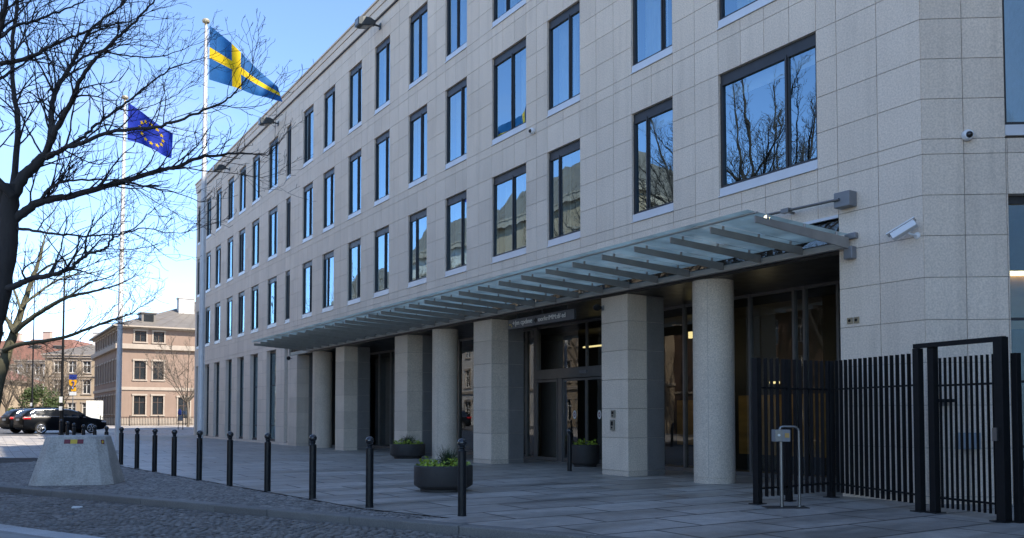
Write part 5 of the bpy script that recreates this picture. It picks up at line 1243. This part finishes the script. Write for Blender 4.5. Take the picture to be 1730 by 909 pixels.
def bare(u, Y, h, r, seed, label, mt='bark_l', dens=.45, lmax=1.3, up=.3, group='leafless trees beyond the plaza', spreadk=.6, forks=5):
    x = (u - CX) / F_PX * Y; T = Tree(seed, .011); b = (x, Y, hgt(x, Y) - .05); T.whole(b, h, r, up, forks, dens, lmax, spreadk); T.build('bare_tree', label, group, b, M[mt], M[mt])
bare(318, 84, 8.6, .14, 31, 'small pale leafless tree in the sun before the salmon-pink house', dens=.6, lmax=1.6, spreadk=.95, forks=10)
bare(86, 92, 8.0, .16, 32, 'leafless brown tree behind the parked cars, right of the evergreen', dens=.6, lmax=1.6, forks=9, spreadk=.6)
bare(104, 96, 7.0, .13, 33, 'slim leafless tree behind the dark lamp column', dens=.55, lmax=1.5, forks=9, spreadk=.55)
bare(38, 100, 8.5, .15, 34, 'leafless brown tree behind the evergreen at the far left', dens=.6, lmax=1.7, forks=9, spreadk=.6)
bare(14, 96, 7.5, .14, 35, 'leafless tree at the left edge before the low cream house', dens=.5, lmax=1.5, forks=9, spreadk=.6)
# leafless street trees left of the frame that the large office window mirrors
T = Tree(41, .006); b = (*opp(24.5, 24), -.05); T.whole(b, 22, .36, .3, 14, 1.7, 2.2, .42); T.build('bare_tree', 'tall leafless street tree beyond the left edge, mirrored in the large office window', 'street trees beyond the left edge', b, M['bark'], M['twig'])
T = Tree(42, .006); b = (*opp(35, 24), -.05); T.whole(b, 19, .3, .3, 10, 1.2, 2.0, .42); T.build('bare_tree', 'second leafless street tree beyond the left edge, mirrored in the lower windows', 'street trees beyond the left edge', b, M['bark'], M['twig'])

T = Tree(43, .007); b = (*opp(58, 21), -.05); T.whole(b, 17, .26, .28, 8, .6, 2.0, .40)
mt_ = T.build('bare_tree', 'third leafless street tree beyond the left edge, mirrored in the middle windows', 'street trees beyond the left edge', b, M['bark_l'], M['bark_l'])
for k, (s_, o_, a_, k_) in enumerate(((72, 20.5, 1.9, 'fourth'), (87, 21, 4.0, 'fifth'), (46, 22, 5.2, 'sixth'), (118, 22, 2.7, 'seventh'), (132, 23, 0.6, 'eighth'))):
    c = copy_tree(mt_); x_, y_ = opp(s_, o_); c.location = (x_, y_, -.05); c.rotation_euler = (0, 0, a_); c['label'] = k_ + ' leafless street tree beyond the left edge, mirrored in the farther windows'

def evergreen(u, Y, w, h, seed, label, n=2600):
    x = (u - CX) / F_PX * Y; z = hgt(x, Y); t = thing('evergreen_tree', label, 'tree', (x, Y, z), 0); rg_ = random.Random(seed); m = MB()
    lob = [(rg_.uniform(-.65, .65) * w, rg_.uniform(-.5, .5) * w, h * rg_.uniform(.15, .8), rg_.uniform(.28, .5)) for _ in range(16)]
    for _ in range(n):
        lx, ly, lz, lr = rg_.choice(lob); sh = 1 - .75 * (lz / h); d = Vector((rg_.gauss(0, 1), rg_.gauss(0, 1), rg_.gauss(0, 1))).normalized() * (w * lr * rg_.uniform(.55, 1.05) * (0.55 + .6 * sh))
        c = Vector((lx * (.35 + sh), ly * (.35 + sh), lz)) + d
        if c.z < .05: continue
        a = Vector((rg_.gauss(0, 1), rg_.gauss(0, 1), rg_.gauss(.3, .7))).normalized() * rg_.uniform(.12, .26); s_ = a.orthogonal().normalized() * .06; s_.rotate(Matrix.Rotation(rg_.random() * 6, 3, a.normalized()))
        m.quad(c - s_, c + a * .5 - s_ * .6, c + a, c + a * .5 + s_ * .9, c + s_, t=rg_.random())
    m.build('crown', M['leaf_e'], t)
    m = MB(); m.tube([(0, 0, -.05), (.05, 0, h * .4), (.02, .04, h * .85)], [.12, .08, .03], 8); m.build('trunk', M['bark_l'], t)
evergreen(60, 86, 2.5, 4.2, 51, 'bushy yellow-green evergreen behind the parked cars', 4200)
evergreen(100, 90, 1.2, 2.3, 53, 'lower evergreen bush behind the roof of the nearer car', 1300)
evergreen(20, 88, 1.1, 2.2, 54, 'small dark evergreen bush at the left edge behind the cars', 1200)
patch('grass', (-64, 84), (-50, 84), (-54, 92), (-70, 92), 8, 6, 0.03, M['grass'])
